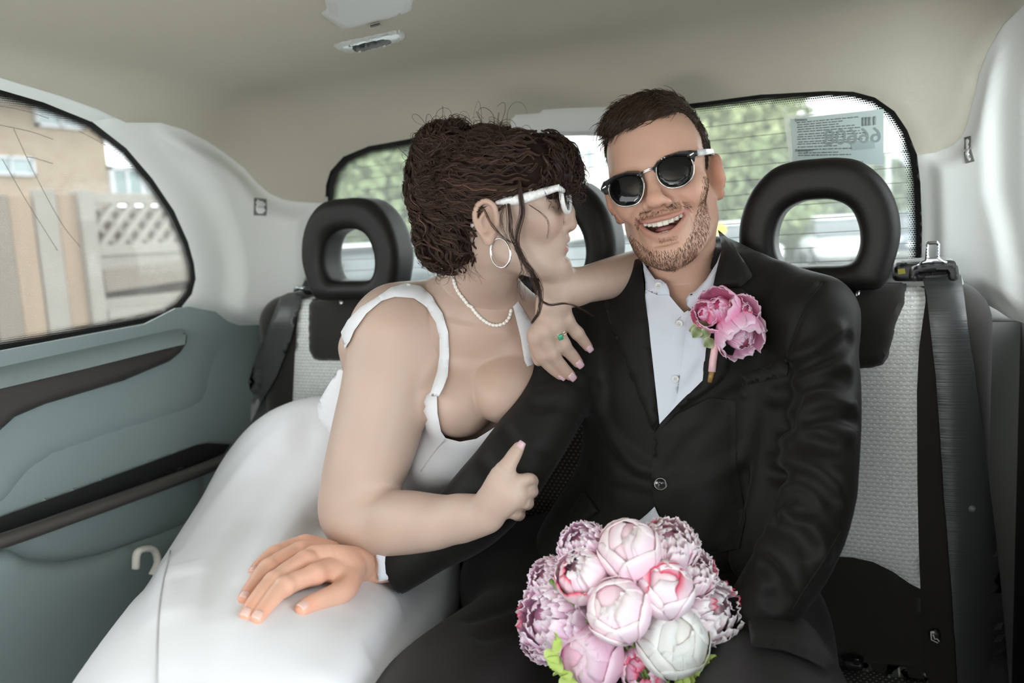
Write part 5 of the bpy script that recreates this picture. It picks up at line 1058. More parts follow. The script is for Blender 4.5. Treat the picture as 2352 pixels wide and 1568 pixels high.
for l in ([(1888, 650), (1852, 700), (1822, 770), (1803, 830)], [(1692, 1040), (1690, 1080), (1700, 1120), (1708, 1160), (1700, 1210)], [(1930, 1220), (1890, 1290), (1850, 1350), (1820, 1400)]): seam(l, J, suit, INKY)
def button(px, py, fld, R_, m, par, m2, lift=.0, name='button'):
    c = on_field(fld, [(px, py)])[0]; n = fld.grad(c[None])[0]; M = frame(nrm(n+nrm(C0-c)*.4)); v, f = lathe([(0.0001, .0008), (.55*R_, .0008), (.72*R_, .0018), (.9*R_, .0024), (R_, .0012), (R_*.9, 0)], 22); o = mk(name, v@M.T+c+n*lift, f, m); o.parent = par
    for a_ in range(4): w, f2 = lathe([(.0001, .0012), (R_*.12, .0012), (R_*.12, .0002)], 8); w = w+A([math.cos(a_*PI2+.6)*R_*.26, math.sin(a_*PI2+.6)*R_*.26, 0]); h = mk('thread_hole', w@M.T+c+n*lift, f2, m2); h.parent = par
    return o
HORN = mat('black_horn_button', (.012, .013, .014), .15, spec=.8, coat=.6); PEARLB = mat('white_shirt_button', (.70, .72, .70), .25, spec=.6)
button(1518, 1111, J, .0092, HORN, suit, mat('thread_grey', (.2, .2, .2), .8), .003); jkid(patch('jacket_tail', [(1760, 1400), (1800, 1418), (1848, 1440), (1885, 1490), (1906, 1530), (1893, 1553), (1850, 1530), (1800, 1510), (1730, 1500), (1720, 1440)], s_field(T), SUIT, th=.004, lift=.008, rim=5, step=10))
seam([(1537, 1110), (1554, 1108)], J, suit, INKY, .0012, .0025, 'buttonhole', 8)
# ---- shirt
sh_poly = zA([(1140, 265), (1150, 330), (1250, 372), (1338, 372), (1400, 450), (1465, 522), (1530, 495), (1690, 350), (1715, 320), (1665, 600), (1645, 830), (1632, 960), (1622, 1095), (1520, 1195), (1400, 1308), (1256, 1465), (1208, 1020), (1168, 650), (1136, 400)])
SHF = Field(); SHF.u(chain([(1570, 760, YM+.005, 190), (1566, 880, YM, 232), (1552, 1080, YM-.01, 230), (1532, 1250, YM-.03, 244)], flat=.67, fdir=(0, 1, 0), n=26), 0); SHF.u(chain([(1305, 815, 1.12, 88), (1400, 725, 1.16, 78), (1565, 662, 1.185, 74), (1750, 668, 1.16, 76), (1862, 722, 1.12, 88)], n=22), .05)
SHB = Field(); SHB.ops = list(SHF.ops); SHB.bb = list(SHF.bb)
folds(SHF, SHB, [zA([(1180, 440), (1260, 560), (1290, 640)]), zA([(1620, 480), (1520, 640), (1500, 760)]), zA([(1600, 960), (1500, 1120), (1400, 1250)])], -.004, .012); folds(SHF, SHB, [zA([(1230, 470), (1320, 600), (1330, 800)]), zA([(1600, 700), (1560, 900), (1450, 1100)])], .0035, .014)
shirt = kid(patch('shirt', sh_poly, s_field(SHF), SHIRT, th=.0015, lift=.0020, step=9), man); shirt['label'] = 'open-necked white shirt'
def skid(o): o.parent = shirt; return o
skid(patch('placket', zA([(1462, 520), (1500, 500), (1480, 600), (1462, 800), (1440, 1000), (1400, 1250), (1290, 1420), (1300, 1250), (1318, 1000), (1345, 800), (1385, 600)]), s_field(SHF), SHIRT, th=.0012, lift=.0036, rim=3, step=9))
CL = Field(); CL.u(chain([(1570, 760, YM+.005, 190), (1566, 880, YM, 226)], flat=.66, fdir=(0, 1, 0), n=8), 0); CL.u(chain([(1400, 725, 1.16, 74), (1565, 662, 1.185, 70), (1750, 668, 1.16, 72)], n=12), .05); CL.u(s_chain(np.concatenate([tow(HEADM, [(0, -.012, -.09)]), PY([(1568, 650, 1.165, 0), (1572, 760, 1.15, 0)])[0]]), [.052, .055, .066], n=14), .03)
CLS = s_field(CL)
skid(patch('shirt_collar', zA([(1108, 20), (1125, 100), (1215, 232), (1262, 235), (1312, 272), (1335, 325), (1341, 372), (1250, 374), (1150, 332), (1138, 270), (1120, 150)]), CLS, SHIRT, th=.003, lift=.002, rim=4, step=7))
skid(patch('shirt_collar', zA([(1780, -20), (1740, 90), (1650, 235), (1560, 328), (1500, 362), (1478, 402), (1488, 455), (1530, 496), (1600, 460), (1690, 352), (1715, 325), (1745, 180), (1785, 20), (1790, -60)]), CLS, SHIRT, th=.003, lift=.002, rim=4, step=7))
for q, fl, l in (((1255, 296), CL, .0055), ((1425, 618), SHF, .0052), ((1400, 1085), SHF, .0052)): (px_, py_), = zA([q]); button(px_, py_, fl, .0052, PEARLB, shirt, mat('hole_grey', (.3, .3, .3), .8), l)
seam(zA([(1515, 372), (1532, 366)]), CL, shirt, INKY, .0007, .0055, 'buttonhole', 6)
skid(patch('shirt_tail', [(1462, 1200), (1484, 1182), (1504, 1163), (1512, 1180), (1523, 1200), (1524, 1230), (1470, 1230)], JS, SHIRT, th=.002, lift=.004, rim=3, step=7))
def cuff(p0, p1, r0, r1, name='shirt_cuff'):
    p = np.stack([p0+(p1-p0)*t for t in (0, .4, .8, .97, 1)]); fd = nrm(C0-p0); v, f = tube(p, [r0, (r0+r1)/2, r1, r1, r1-.0008], 28, cap=False, flat=.85, flatdir=fd); v2, f2 = tube(p, [r0-.003, r1-.003, r1-.003, r1-.003, r1-.0008], 28, cap=False, flat=.85, flatdir=fd); m_ = MB(); m_.add(v, f); m_.add(v2, f2); return skid(m_.mk(name, SHIRT))
WF = Field().u(s_chain(np.stack([P(960, 1280, dpc+.012), P(930, 1290, dpc+.010), P(868, 1298, dpc+.004), P(838, 1302, dpc)]), [.0325, .032, .031, .030], flat=.74, fdir=nrm(C0-pc[1])), 0)
skid(patch('shirt_cuff', [(861, 1266), (880, 1266), (918, 1274), (945, 1285), (950, 1315), (930, 1320), (890, 1331), (870, 1334), (867, 1318), (868, 1295)], s_field(WF), SHIRT, th=.0025, lift=.001, rim=3, step=6))
c1 = PY([(1700, 1475, .945, 1), (1642, 1530, .945, 1)])[0]; cuff(c1[0], c1[1], .0300, .0295)
# ---- trousers
folds(T, T, [[(1080, 1420), (1200, 1380), (1300, 1330)], [(1110, 1460), (1190, 1440), (1240, 1410)]], -.006, .02)
v, f = T.mesh(.009); kid(mk('trousers', v, f, SUIT), man)['label'] = 'dark suit trousers'
# ---- dress
KB = Field(); KB.ops = list(K.ops); KB.bb = list(K.bb)
folds(K, KB, [[(700, 1010), (620, 1120), (520, 1300), (440, 1560)], [(620, 1040), (520, 1150), (440, 1280)], [(760, 1180), (700, 1240), (640, 1330)], [(345, 1300), (338, 1420), (330, 1570)], [(420, 1330), (380, 1450), (370, 1560)], [(980, 1300), (940, 1400), (860, 1500)]], -.006, .035)
folds(K, KB, [[(660, 990), (560, 1090), (450, 1250), (390, 1400)], [(760, 1080), (680, 1180), (600, 1320)], [(900, 1380), (840, 1460), (760, 1560)], [(375, 1300), (360, 1420), (350, 1570)], [(520, 1440), (480, 1520), (470, 1600)]], .006, .045)
K.disp(lambda p: .0022*noise3(p, 16, 3), (-3, -3, -3), (3, 3, 3))
v, f = K.mesh(.0075); dress = kid(mk('dress', v, f, SATIN), woman); dress['label'] = 'plain white dress with square neckline'
def dkid(o): o.parent = dress; return o
UB = Field(); UB.ops = B_w.ops+D_w.ops; UB.bb = B_w.bb+D_w.bb; UBS = s_field(UB)
DS = s_field(D_w); BWS = s_field(B_w)
dkid(patch('bodice', zC([(735, 742), (738, 840), (758, 940), (782, 976), (860, 996), (950, 980), (1030, 930), (1110, 875), (1180, 830), (1300, 900), (1000, 1300), (800, 1420), (500, 1420), (420, 1300), (480, 1000), (600, 760), (680, 720)]), DS, SATIN, th=.0025, lift=.0015, rim=4, step=11))
dkid(patch('waist_band', zC([(430, 1170), (560, 1168), (680, 1178), (790, 1176), (900, 1120), (1000, 1300), (700, 1420), (430, 1420)]), DS, SATIN, th=.002, lift=.004, rim=4, step=12))
dkid(patch('strap', [(788, 764), (804, 736), (832, 708), (866, 687), (899, 664), (932, 655), (965, 661), (994, 683), (1019, 720), (1032, 762), (1034, 816), (1030, 865), (1020, 893), (1010, 912), (990, 910), (996, 890), (1006, 857), (1012, 816), (1012, 774), (1004, 741), (982, 709), (949, 688), (907, 685), (878, 694), (845, 722), (818, 760), (808, 784), (797, 800)], UBS, SATIN, th=.0026, lift=.0036, rim=4, step=8))
dkid(patch('strap', [(1177, 704), (1189, 692), (1218, 737), (1228, 782), (1230, 815), (1222, 838), (1210, 842), (1204, 830), (1195, 774), (1184, 730)], UBS, SATIN, th=.0022, lift=.0015, rim=4, step=8))
dkid(patch('side_panel', [(782, 845), (806, 866), (830, 900), (830, 1010), (790, 1020), (762, 995), (735, 966), (732, 932), (737, 918), (758, 882)], s_field(Field().u(chain([(850, 800, 1.02, 66), (835, 900, 1.02, 90), (830, 1000, 1.03, 100)], n=8), 0)), SATIN, th=.002, lift=.002, rim=4, step=9))
SEAMW = mat('dress_seam', (.55, .55, .56), .8)
for l, fl, li in (([(392, 1265), (372, 1350), (362, 1440), (358, 1580)], K, .001), ([(1024, 1004), (1000, 1040), (970, 1080)], D_w, .0042)): seam(l, fl, dress, SEAMW, .0009, li)
# ================================================================= eyewear and jewellery
z2 = lambda l: [(1330+x/3.135, 180+y/3.135) for x, y in l]
def gl_fn(p): q = tol(HEADM, p); return (q[..., 1]-.1075+1.6*q[..., 0]**2+.10*(q[..., 2]))*.85
def gl_S(px, py):
    r = ray(px, py); t = np.full(len(r), .9)
    for _ in range(60): t = t+gl_fn(C0+t[:, None]*r)*.9
    p = C0+t[:, None]*r; n = np.broadcast_to(HEADM[:3, 1]/.9, p.shape).copy(); return p, n
LENSK = mat('black_lens', (.004, .004, .005), .03, spec=.45); FRM = mat('dark_grey_acetate', (.035, .035, .038), .3, spec=.5); SIL = mat('polished_silver', (.75, .74, .72), .15, metal=1); WTEMP = mat('pearl_temple', (.72, .74, .74), .25, spec=.6)
sg = thing('sunglasses', 'dark browline sunglasses with black lenses and silver rims on laughing man', 'sunglasses', tuple(tow(HEADM, [(0, .108, .0)])[0]))
lens_l = z2([(215, 790), (224, 745), (262, 714), (340, 688), (420, 692), (456, 722), (468, 780), (456, 850), (420, 900), (360, 920), (290, 915), (242, 876), (220, 832)]); lens_r = z2([(556, 650), (572, 603), (620, 568), (700, 547), (782, 552), (816, 592), (826, 650), (815, 710), (772, 760), (704, 786), (640, 785), (590, 752), (563, 702)])
for l in (lens_l, lens_r):
    sp = spline(A(l), 50, True); kid(patch('lens', sp, gl_S, LENSK, th=.0018, lift=0, rim=3, step=5, bulge=lambda x, y, e: .0022*(1-np.exp(-e/14))), sg)
    p, n = gl_S(sp[:, 0], sp[:, 1]); v, f = tube(p+n*.001, .0011, 8, closed=True); kid(mk('metal_rim', v, f, SIL), sg)
for l in ([(155, 790), (172, 752), (250, 700), (350, 667), (430, 667), (462, 685), (464, 722), (455, 730), (425, 700), (340, 696), (262, 724), (226, 758), (216, 800), (208, 838), (186, 838), (160, 812)], [(533, 640), (560, 598), (620, 556), (720, 523), (800, 516), (850, 520), (853, 555), (838, 562), (832, 602), (812, 594), (786, 561), (700, 556), (622, 578), (578, 612), (558, 655), (552, 682), (538, 672)]):
    kid(patch('brow_bar', z2(l), gl_S, FRM, th=.0045, lift=.0005, rim=3.5, step=4), sg)
for off in (-5, 6):
    q = A(z2([(452, 684+off), (478, 668+off), (505, 655+off), (538, 648+off)]), float); p, n = gl_S(q[:, 0], q[:, 1]); v, f = tube(p+n*.002, .0011, 8); kid(mk('bridge', v, f, SIL), sg)
for q in ((186, 786), (815, 548)):
    (a_, b_), = z2([q]); p, n = gl_S(A([a_]), A([b_])); v, f = box(p[0]+n[0]*.0055, (.006, .0012, .0022), .0005, rot=np.stack([nrm(HEADM[:3, 0]+HEADM[:3, 2]*-.3), nrm(HEADM[:3, 1]), nrm(HEADM[:3, 2])], 1)); kid(mk('rivet', v, f, SIL), sg)
for q, lo, m in (((1604, 351), (-.081, -.004, .022), WTEMP), ((1388, 425), (.080, -.004, .018), FRM)):
    p, n = gl_S(A([q[0]*1.]), A([q[1]*1.])); e = tow(HEADM, [lo])[0]; v, f = tube([p[0], p[0]*.6+e*.4+HEADM[:3, 0]*np.sign(lo[0])*.002, e, e-HEADM[:3, 1]*.02-HEADM[:3, 2]*.02], [.0042, .004, .0036, .003], 10, flat=.4, flatdir=HEADM[:3, 0]); kid(mk('temple_arm', v, f, m), sg)
# hers
z1 = lambda l: [(900+x/3.136, 200+y/3.136) for x, y in l]
def lplane(M, x): a, b, c = tow(M, [(x, 0, 0), (x, .05, 0), (x, 0, .05)]); return s_plane3(a, b, c)
WFR = dotmat('white_striped_acetate', 60, .001, (.80, .80, .80), (.42, .43, .44), .30, rough=.2, ax=(0, 2), soft=.25)
wg = thing('sunglasses', 'white pearly striped sunglasses worn by curly haired woman', 'sunglasses', tuple(tow(HEADW, [(.06, .1, 0)])[0]))
LPW = lplane(HEADW, .0765)
kid(patch('temple_arm', z1([(730, 828), (800, 800), (900, 775), (1060, 733), (1190, 702), (1206, 700), (1212, 740), (1192, 750), (1060, 800), (985, 828), (900, 850), (810, 848), (752, 846)]), LPW, WFR, th=.003, rim=3, step=5), wg)
kid(patch('temple_tip', z1([(640, 900), (648, 930), (610, 980), (580, 1012), (566, 1008), (566, 980), (600, 935)]), lplane(HEADW, .070), WFR, th=.003, rim=3, step=5), wg)
for s in (1, -1):
    t_ = np.linspace(0, 2*np.pi, 40, endpoint=False); ry_ = .021; ring = np.stack([s*.0335+.0255*np.cos(t_), .1075-s*0+.010*(-.0335*.0)-.16*np.abs(s*.0335+.0255*np.cos(t_))-.04*ry_*np.sin(t_)*2, .000+ry_*np.sin(t_)*(1+.08*np.cos(t_)*s)], 1)
    v, f = tube(tow(HEADW, ring), .0031, 10, closed=True); kid(mk('frame_rim', v, f, mat('white_acetate', (.80, .80, .79), .2, spec=.6)), wg)
    lv = tow(HEADW, np.concatenate([ring.mean(0)[None]+A([[0, .002, 0]]), ring, ring-A([0, .0015, 0]), ring.mean(0)[None]])); n_ = 40; lf = [[0, 1+i, 1+(i+1) % n_] for i in range(n_)]+[[1+i, 1+n_+i, 1+n_+(i+1) % n_, 1+(i+1) % n_] for i in range(n_)]+[[1+2*n_, 1+n_+(i+1) % n_, 1+n_+i] for i in range(n_)]
    kid(mk('lens', lv, lf, mat('smoke_lens', (.03, .025, .022), .05, spec=.7)), wg)
v, f = tube(tow(HEADW, [(-.010, .107, .006), (0, .110, .009), (.010, .107, .006)]), .0026, 10); kid(mk('bridge', v, f, MATS['white_acetate']), wg)
v, f = tube(tow(HEADW, [(.058, .100, .012), (.068, .097, .016), (.0765, .090, .0175)]), .0036, 10); kid(mk('hinge_block', v, f, MATS['white_acetate']), wg)
# hoop earring
er = thing('hoop_earring', 'thin silver hoop earring hanging from ear of curly haired woman', 'earring', tuple(tow(HEADW, [(.08, 0, -.07)])[0]))
pe, ne = LPW(A([1149.7]), A([583.])); pe = pe-FW*.010; t_ = np.linspace(0, 2*np.pi, 48, endpoint=False); ux = nrm(RT*.8-FW*.6); hp = pe[0]+.0150*np.cos(t_)[:, None]*ux+.0178*np.sin(t_)[:, None]*nrm(UP+RT*-.12); v, f = tube(hp, .0014, 10, closed=True); kid(mk('hoop', v, f, SIL), er)
# pearl necklace
nk = thing('pearl_necklace', 'short string of small white pearls around neck of bride', 'necklace', tuple(P(1110, 730, 1.0)))
PEARL = mat('pearl', (.80, .77, .72), .22, spec=.6, coat=.4); cv = spline(A(zC([(822, 62), (850, 150), (900, 222), (950, 290), (1000, 334), (1050, 354), (1100, 344), (1128, 312), (1138, 276)])), 200); L_ = np.concatenate([[0], np.cumsum(np.linalg.norm(np.diff(cv, axis=0), axis=1))]); npz = 27; s_ = np.interp(np.linspace(0, L_[-1], npz), L_, np.arange(200)); q = np.stack([np.interp(s_, np.arange(200), cv[:, i]) for i in (0, 1)], 1); pp = on_field(B_w, q, .0026)
bmq = bmesh.new(); bmesh.ops.create_uvsphere(bmq, u_segments=12, v_segments=8, radius=1); pme = None
for i in range(npz):
    a_ = pp[min(i+1, npz-1)]-pp[max(i-1, 0)]
    if pme is None: pv = A([x.co[:] for x in bmq.verts])*A([.0026, .0026, .0033]); pf_ = [[w.index for w in g.verts] for g in bmq.faces]; o = mk('pearl', pv, pf_, PEARL); pme = o.data
    else: o = bpy.data.objects.new('pearl', pme); C.objects.link(o)
    M = np.eye(4); M[:3, :3] = frame(a_); M[:3, 3] = pp[i]; o.matrix_basis = Matrix(M.tolist()); kid(o, nk)
v, f = tube(on_field(B_w, cv[::10], .0022), .0004, 5); kid(mk('string', v, f, PEARL), nk)
# ring
p, r = tips_w['ring']; rc = p[1]*.55+p[2]*.45; ax = nrm(p[2]-p[1]); up = nrm(nrm(C0-rc)-(nrm(C0-rc)@ax)*ax); rr_ = (r[1]+r[2])/2*1.06; sd = np.cross(ax, up)
rg_ = thing('ring', 'gold ring pair with square green stone on hand over his shoulder', 'ring', tuple(rc)); GOLD = mat('white_gold', (.70, .62, .52), .18, metal=1)
t_ = np.linspace(0, 2*np.pi, 36, endpoint=False)
for o_ in (0, -.0034): v, f = tube(rc+ax*o_+rr_*(np.cos(t_)[:, None]*up+np.sin(t_)[:, None]*sd), .0010, 8, closed=True); kid(mk('band', v, f, GOLD), rg_)
v, f = box((0, 0, 0), (.0075, .0068, .004), .0012); v = v@np.stack([ax, sd, up], 1).T+rc+up*(rr_+.0012); kid(mk('green_stone', v, f, mat('emerald', (.01, .30, .16), .08, spec=.9, coat=.6)), rg_)
# ================================================================= hair
HAIRW = mat('dark_brown_hair', (.040, .021, .015), .45, spec=.35, attr='col'); HAIRB = mat('hair_undercoat', (.018, .010, .0075), .75, spec=.1); HAIRM = mat('brown_hair', (.055, .032, .020), .45, spec=.4); BEARD = mat('beard_brown', (.15, .085, .05), .5, spec=.3)
rh = np.random.default_rng(21)
def lpx(px, py, x, M=HEADW):
    Mi = np.linalg.inv(M); o = Mi[:3, :3]@C0+Mi[:3, 3]; d = ray(px, py)@Mi[:3, :3].T; t = (x-o[0])/d[0]; return o+t*d
def rl(r): return r*1.07/F/.84
hf_ = Field()
hf_.u(s_ell((0, -.030, .042), (.0815, .088, .072)), 0)
def he(px, py, x, r, k=.02, rot=None): hf_.u(s_ell(lpx(px, py, x), r, rot), k)
he(1262, 364, 0, (.060, .034, .030)); he(1295, 397, 0, (.046, .022, .026)); he(1222, 385, .045, (.028, .030, .032)); he(1250, 400, .045, (.020, .022, .026))
he(1190, 385, .055, (.024, .040, .034)); he(1115, 400, .058, (.024, .050, .035)); he(1150, 362, .03, (.045, .05, .018))
he(1212, 337, 0, (.058, .032, .019)); he(1020, 405, 0, (.056, .046, .058)); he(1024, 338, .005, (.050, .034, .030)); he(1000, 455, 0, (.052, .034, .045)); he(1100, 352, .01, (.045, .05, .015))
he(1005, 540, .0, (.055, .028, .040)); he(1034, 580, .0, (.056, .032, .028)); he(1062, 545, .035, (.024, .030, .045)); he(1075, 470, .05, (.024, .035, .04))
for pts_g in ([(1085, 298, .0), (1072, 330, .04), (1060, 390, .055), (1066, 455, .06)], [(1205, 310, .0), (1200, 345, .04), (1205, 395, .06)]): hf_.bump(s_chain(A([lpx(*q) for q in pts_g]), np.full(len(pts_g), 1e-4)), -.011, .017)
hv, hff = hf_.mesh(.0042); n_ = hf_.grad(hv); hv2 = hv+n_*(.0036*noise3(hv, 95, 2)+.0016*noise3(hv, 240, 9)-.0025)[:, None]
hair = kid(mk('hair', tow(HEADW, hv2), hff, HAIRB), woman)
def sample(v, f, n, rng):
    a, b, c, d = (v[f[:, i]] for i in range(4)); ar = np.linalg.norm(np.cross(c-a, d-b), axis=1); i = rng.choice(len(f), n, p=ar/ar.sum()); u = rng.random((n, 1)); w = rng.random((n, 1)); return (a[i]*(1-u)+b[i]*u)*(1-w)+(d[i]*(1-u)+c[i]*u)*w
def on_iso(fl, p, h, it=2):
    for _ in range(it): n = fl.grad(p); p = p-(fl.at(p)-h)[:, None]*n
    return p, n
def flow(fl, p0, dirf, steps, dl, h, curl, freq, rng):
    N = len(p0); path = np.empty((N, steps, 3)); p = p0.copy(); prev = None; ph = rng.uniform(0, 6.28, N); fr = freq*rng.uniform(.7, 1.3, N); am = curl*rng.uniform(.3, 1.3, N)
    for i in range(steps):
        p, n = on_iso(fl, p, h, 1); d = dirf(p, n); d = d-(d*n).sum(1, keepdims=True)*n; d = nrm(d)
        if prev is not None: d = nrm(d*.55+prev*.45)
        prev = d; b = np.cross(n, d); a = ph+fr*i; q = p+b*(am*np.sin(a))[:, None]+n*(am*.6*(np.cos(a)+.4))[:, None]; path[:, i] = q; p = p+d*dl
    return path
bun = lpx(1003, 385, .0)
axs = nrm(rh.normal(size=(4000, 3)))
def dir_w(p, n):
    to = bun-p; L = np.linalg.norm(to, axis=1, keepdims=True); t = nrm(to)+A([0, -.15, .05]); sw = np.cross(n, A([.9, .25, .3]))+.8*np.stack([noise3(p, 45, 1), noise3(p, 45, 8), noise3(p, 45, 14)], 1)
    w = smoothstep(.085, .055, L); fr = smoothstep(.055, .085, p[:, 1:2]); return t*(1-w)*(1-fr)+sw*w+fr*(A([.25, .35, -1.0])+.7*np.stack([noise3(p, 60, 3), noise3(p, 60, 9), noise3(p, 60, 15)], 1))
seeds = sample(hv, hff, 950, rh); seeds = seeds[seeds[:, 0] > -.03]
wav = smoothstep(.0, -.07, seeds[:, 1])*1.0+.45+.5*(seeds[:, 1] > .06)
pth = flow(hf_, seeds, dir_w, 20, .0048, rh.uniform(.0008, .0055, len(seeds)), .0048*wav, .95, rh)
strands = []
for j in range(8):
    off = rh.normal(size=(len(seeds), 1, 3))*.0011; tw = np.linspace(.5, 1.4, 20)[None, :, None]; strands.append((pth+off*tw+.0006*rh.normal(size=(len(seeds), 1, 3))*np.sin(np.linspace(0, 7, 20))[None, :, None], rh.uniform(.0004, .0008, len(seeds))))
# springy loops standing off the top and the bun
sel = sample(hv, hff, 9000, rh); px_, py_, _d = pix(tow(HEADW, sel)); nn = hf_.grad(sel); top = sel[(nn[:, 2] > .35) & (sel[:, 1] < .03) & (sel[:, 1] > -.17)][:200]; back = sel[(nn[:, 1] < -.2)][:170]; frn = sel[(sel[:, 1] > .07) & (nn[:, 1] > -.2)][:240]; nape = sel[(sel[:, 2] < -.03)][:60]
def loops(p, out, turns, size, rng, m=22, r=(.0003, .00055), drift=None, helix=.35):
    n = hf_.grad(p); N = len(p); t = np.linspace(0, 1, m)[None, :, None]; u = nrm(np.cross(n, rng.normal(size=(N, 3)))); w = nrm(n*.8+rng.normal(size=(N, 3))*.35); sz = (size*rng.uniform(.5, 1.4, N))[:, None, None]; T = (turns*rng.uniform(.6, 1.3, N))[:, None, None]*6.283
    o = out*rng.uniform(.4, 1.3, (N, 1, 1))*w[:, None]*np.sin(t*2.6); q = p[:, None]+o+sz*((1-np.cos(T*t))*w[:, None]*.8+np.sin(T*t)*u[:, None])*(.35+.65*t)+helix*sz*t*np.cross(u, w)[:, None]*2
    if drift is not None: q = q+A(drift)*t**1.3
    return q, rng.uniform(*r, N)
strands += [loops(np.repeat(top[:110], 3, 0)+rh.normal(size=(len(top[:110])*3, 3))*.0006, .007, 1.1, .0085, np.random.default_rng(8), r=(.0004, .0008)), loops(top[110:150], .020, .8, .016, rh, r=(.0003, .0006)), loops(back, .004, 1.5, .0075, rh, r=(.0004, .0008)), loops(np.repeat(back[:60], 4, 0)+rh.normal(size=(len(back[:60])*4, 3))*.0007, .004, 1.6, .008, np.random.default_rng(3), r=(.0004, .0007)), loops(frn, .006, 1.6, .0060, rh, r=(.0004, .0008), drift=(.0, .006, -.022)), loops(nape, .006, 1.2, .006, rh, drift=(0, -.004, -.012))]
vv = []; ff = []; cc_ = []; k = 0
def addst(q, r, M=None):
    global k
    v, f = tubes_np(q if M is None else tow(M, q.reshape(-1, 3)).reshape(q.shape), r, np.asarray(r)*.45, 3); vv.append(v); ff.append(f+k); k += len(v); tone = np.repeat(rh.lognormal(-.15, .55, len(q)), len(v)//len(q))[:, None]; cc_.append(A([.042, .022, .0155])*tone+A([.010, .002, .001])*(tone > 1.3))
for q, r in strands: addst(q, np.asarray(r)*.84, HEADW)
# tendrils in front of the ear and down to her wrist
def tend(pts, n, jit, wave, r):
    q = A(pts, float); s = spline(q, 40); w = P(s[:, 0], s[:, 1], s[:, 2]); t = np.linspace(0, 1, 40)
    out = []
    for i in range(n): j = rh.normal(size=3)*jit; a = rh.uniform(0, 6.28); out.append(w+j*np.sin(t*2.2+.5)[:, None]*A([1, .5, .6])+(wave*np.sin(t*rh.uniform(9, 16)+a)*t)[:, None]*RT+(wave*.6*np.cos(t*11+a)*t)[:, None]*UP)
    addst(A(out), rh.uniform(.6, 1.2, n)*r)
dE = float((tow(HEADW, [(.086, .03, -.02)])[0]-C0)@FW); dH = dref-.085
tend([(1188, 385, dE-.0), (1194, 440, dE-.004), (1199, 490, dE), (1186, 550, dE), (1198, 590, dE), (1226, 630, dE), (1241, 668, dE-.01), (1238, 715, dE-.005), (1222, 742, dE)], 26, .0022, .0012, .00045)
tend([(1165, 450, dE+.006), (1172, 500, dE), (1176, 545, dE), (1200, 585, dE), (1216, 625, dE), (1232, 680, dE)], 16, .002, .0016, .0004)
tend([(1236, 640, dE-.006), (1240, 682, dH), (1262, 700, dH), (1300, 697, dH), (1330, 706, dH+.03), (1362, 726, dref-.02)], 14, .0012, .0010, .0004)
tend([(1215, 470, dE), (1246, 492, dE), (1260, 515, dE), (1256, 548, dE)], 5, .0015, .001, .0003)
tend([(1112, 480, dE), (1130, 515, dE-.004), (1160, 548, dE-.004), (1185, 560, dE)], 10, .0016, .001, .00035)
tend([(1160, 470, dE), (1150, 500, dE-.004), (1156, 530, dE-.003), (1172, 560, dE)], 8, .002, .0012, .0003)
tend([(1185, 560, dE), (1200, 620, dE+.004), (1190, 650, dE+.01), (1205, 690, dE+.01)], 8, .004, .003, .0003)
for i in range(26): x0 = rh.uniform(1020, 1095); tend([(x0, 600, 1.03), (x0+rh.uniform(-6, 14), 622, 1.02), (x0+rh.uniform(-4, 30), 640+rh.uniform(-8, 14), 1.015)], 1, .001, .0008, .0003)
hs_ = mk('hair_curls', np.concatenate(vv), np.concatenate(ff), HAIRW, col=np.concatenate(cc_)); hs_.parent = hair; hs_['kind'] = 'stuff'
# ---- his hair and beard
mf = Field(); mf.u(s_ell((0, -.017, .040), (.0770, .0970, .085)), 0); mf.u(s_ell((.004, .012, .098), (.056, .066, .027)), .02); mf.u(s_ell((.010, .060, .086), (.052, .030, .020)), .018)
mv, mff = mf.mesh(.0040); n_ = mf.grad(mv); mv2 = mv+n_*(.0016*noise3(mv*A([1, .5, 1]), 150, 2))[:, None]
face = z2([(150, 760), (150, 690), (185, 600), (245, 575), (300, 535), (400, 492), (480, 438), (600, 400), (690, 372), (745, 385), (790, 430), (840, 490), (885, 540), (905, 560), (893, 700), (905, 900), (905, 1400), (120, 1400), (120, 800)])
wm = tow(HEADM, mv2); x, y, d = pix(wm); bad = (inpoly(x, y, A(face, float)) & (mv[:, 1] > -.01)) | ((mv[:, 2] < .0) & (mv[:, 1] > -.035)) | (mv[:, 2] < -.035); mff = mff[~bad[mff].any(1)]
mhair = kid(mk('hair', wm, mff, HAIRM), man)
sd_ = sample(mv, mff, 7000, rh); sd_ = sd_[~((np.abs(sd_[:, 0]) > .05) & (sd_[:, 2] < .0))]
def grow(p, n, dirv, L, m, lift, rng, bend):
    N = len(p); t = np.linspace(0, 1, m)[None, :, None]; d = nrm(dirv-(dirv*n).sum(1, keepdims=True)*n*.8)+rng.normal(size=(N, 3))*.16; L = (L*rng.uniform(.6, 1.2, N))[:, None, None]; return p[:, None]+L*t*(d[:, None]*(1-0*t)+n[:, None]*lift*(1-bend*t))
n_ = mf.grad(sd_); tp = smoothstep(.055, .085, sd_[:, 2])[:, None]; frt = smoothstep(.03, .07, sd_[:, 1])[:, None]
dv = tp*(A([.55, .75, .0])+frt*A([.15, .1, -.45]))+(1-tp)*(A([0, -.35, -.9])+A([.0, .5, 0])*smoothstep(.0, .05, sd_[:, 1])[:, None]); dv = dv+.35*np.stack([noise3(sd_, 70, 1), noise3(sd_, 70, 8), 0*sd_[:, 0]], 1)
Lh = (tp[:, 0]*.024+(1-tp[:, 0])*.0085); st_ = grow(sd_, n_, dv, Lh, 6, .42, rh, 1.3)
v, f = tubes_np(tow(HEADM, st_.reshape(-1, 3)).reshape(st_.shape), .00055, .00020, 3); o = mk('hair_strands', v, f, HAIRM); o.parent = mhair; o['kind'] = 'stuff'
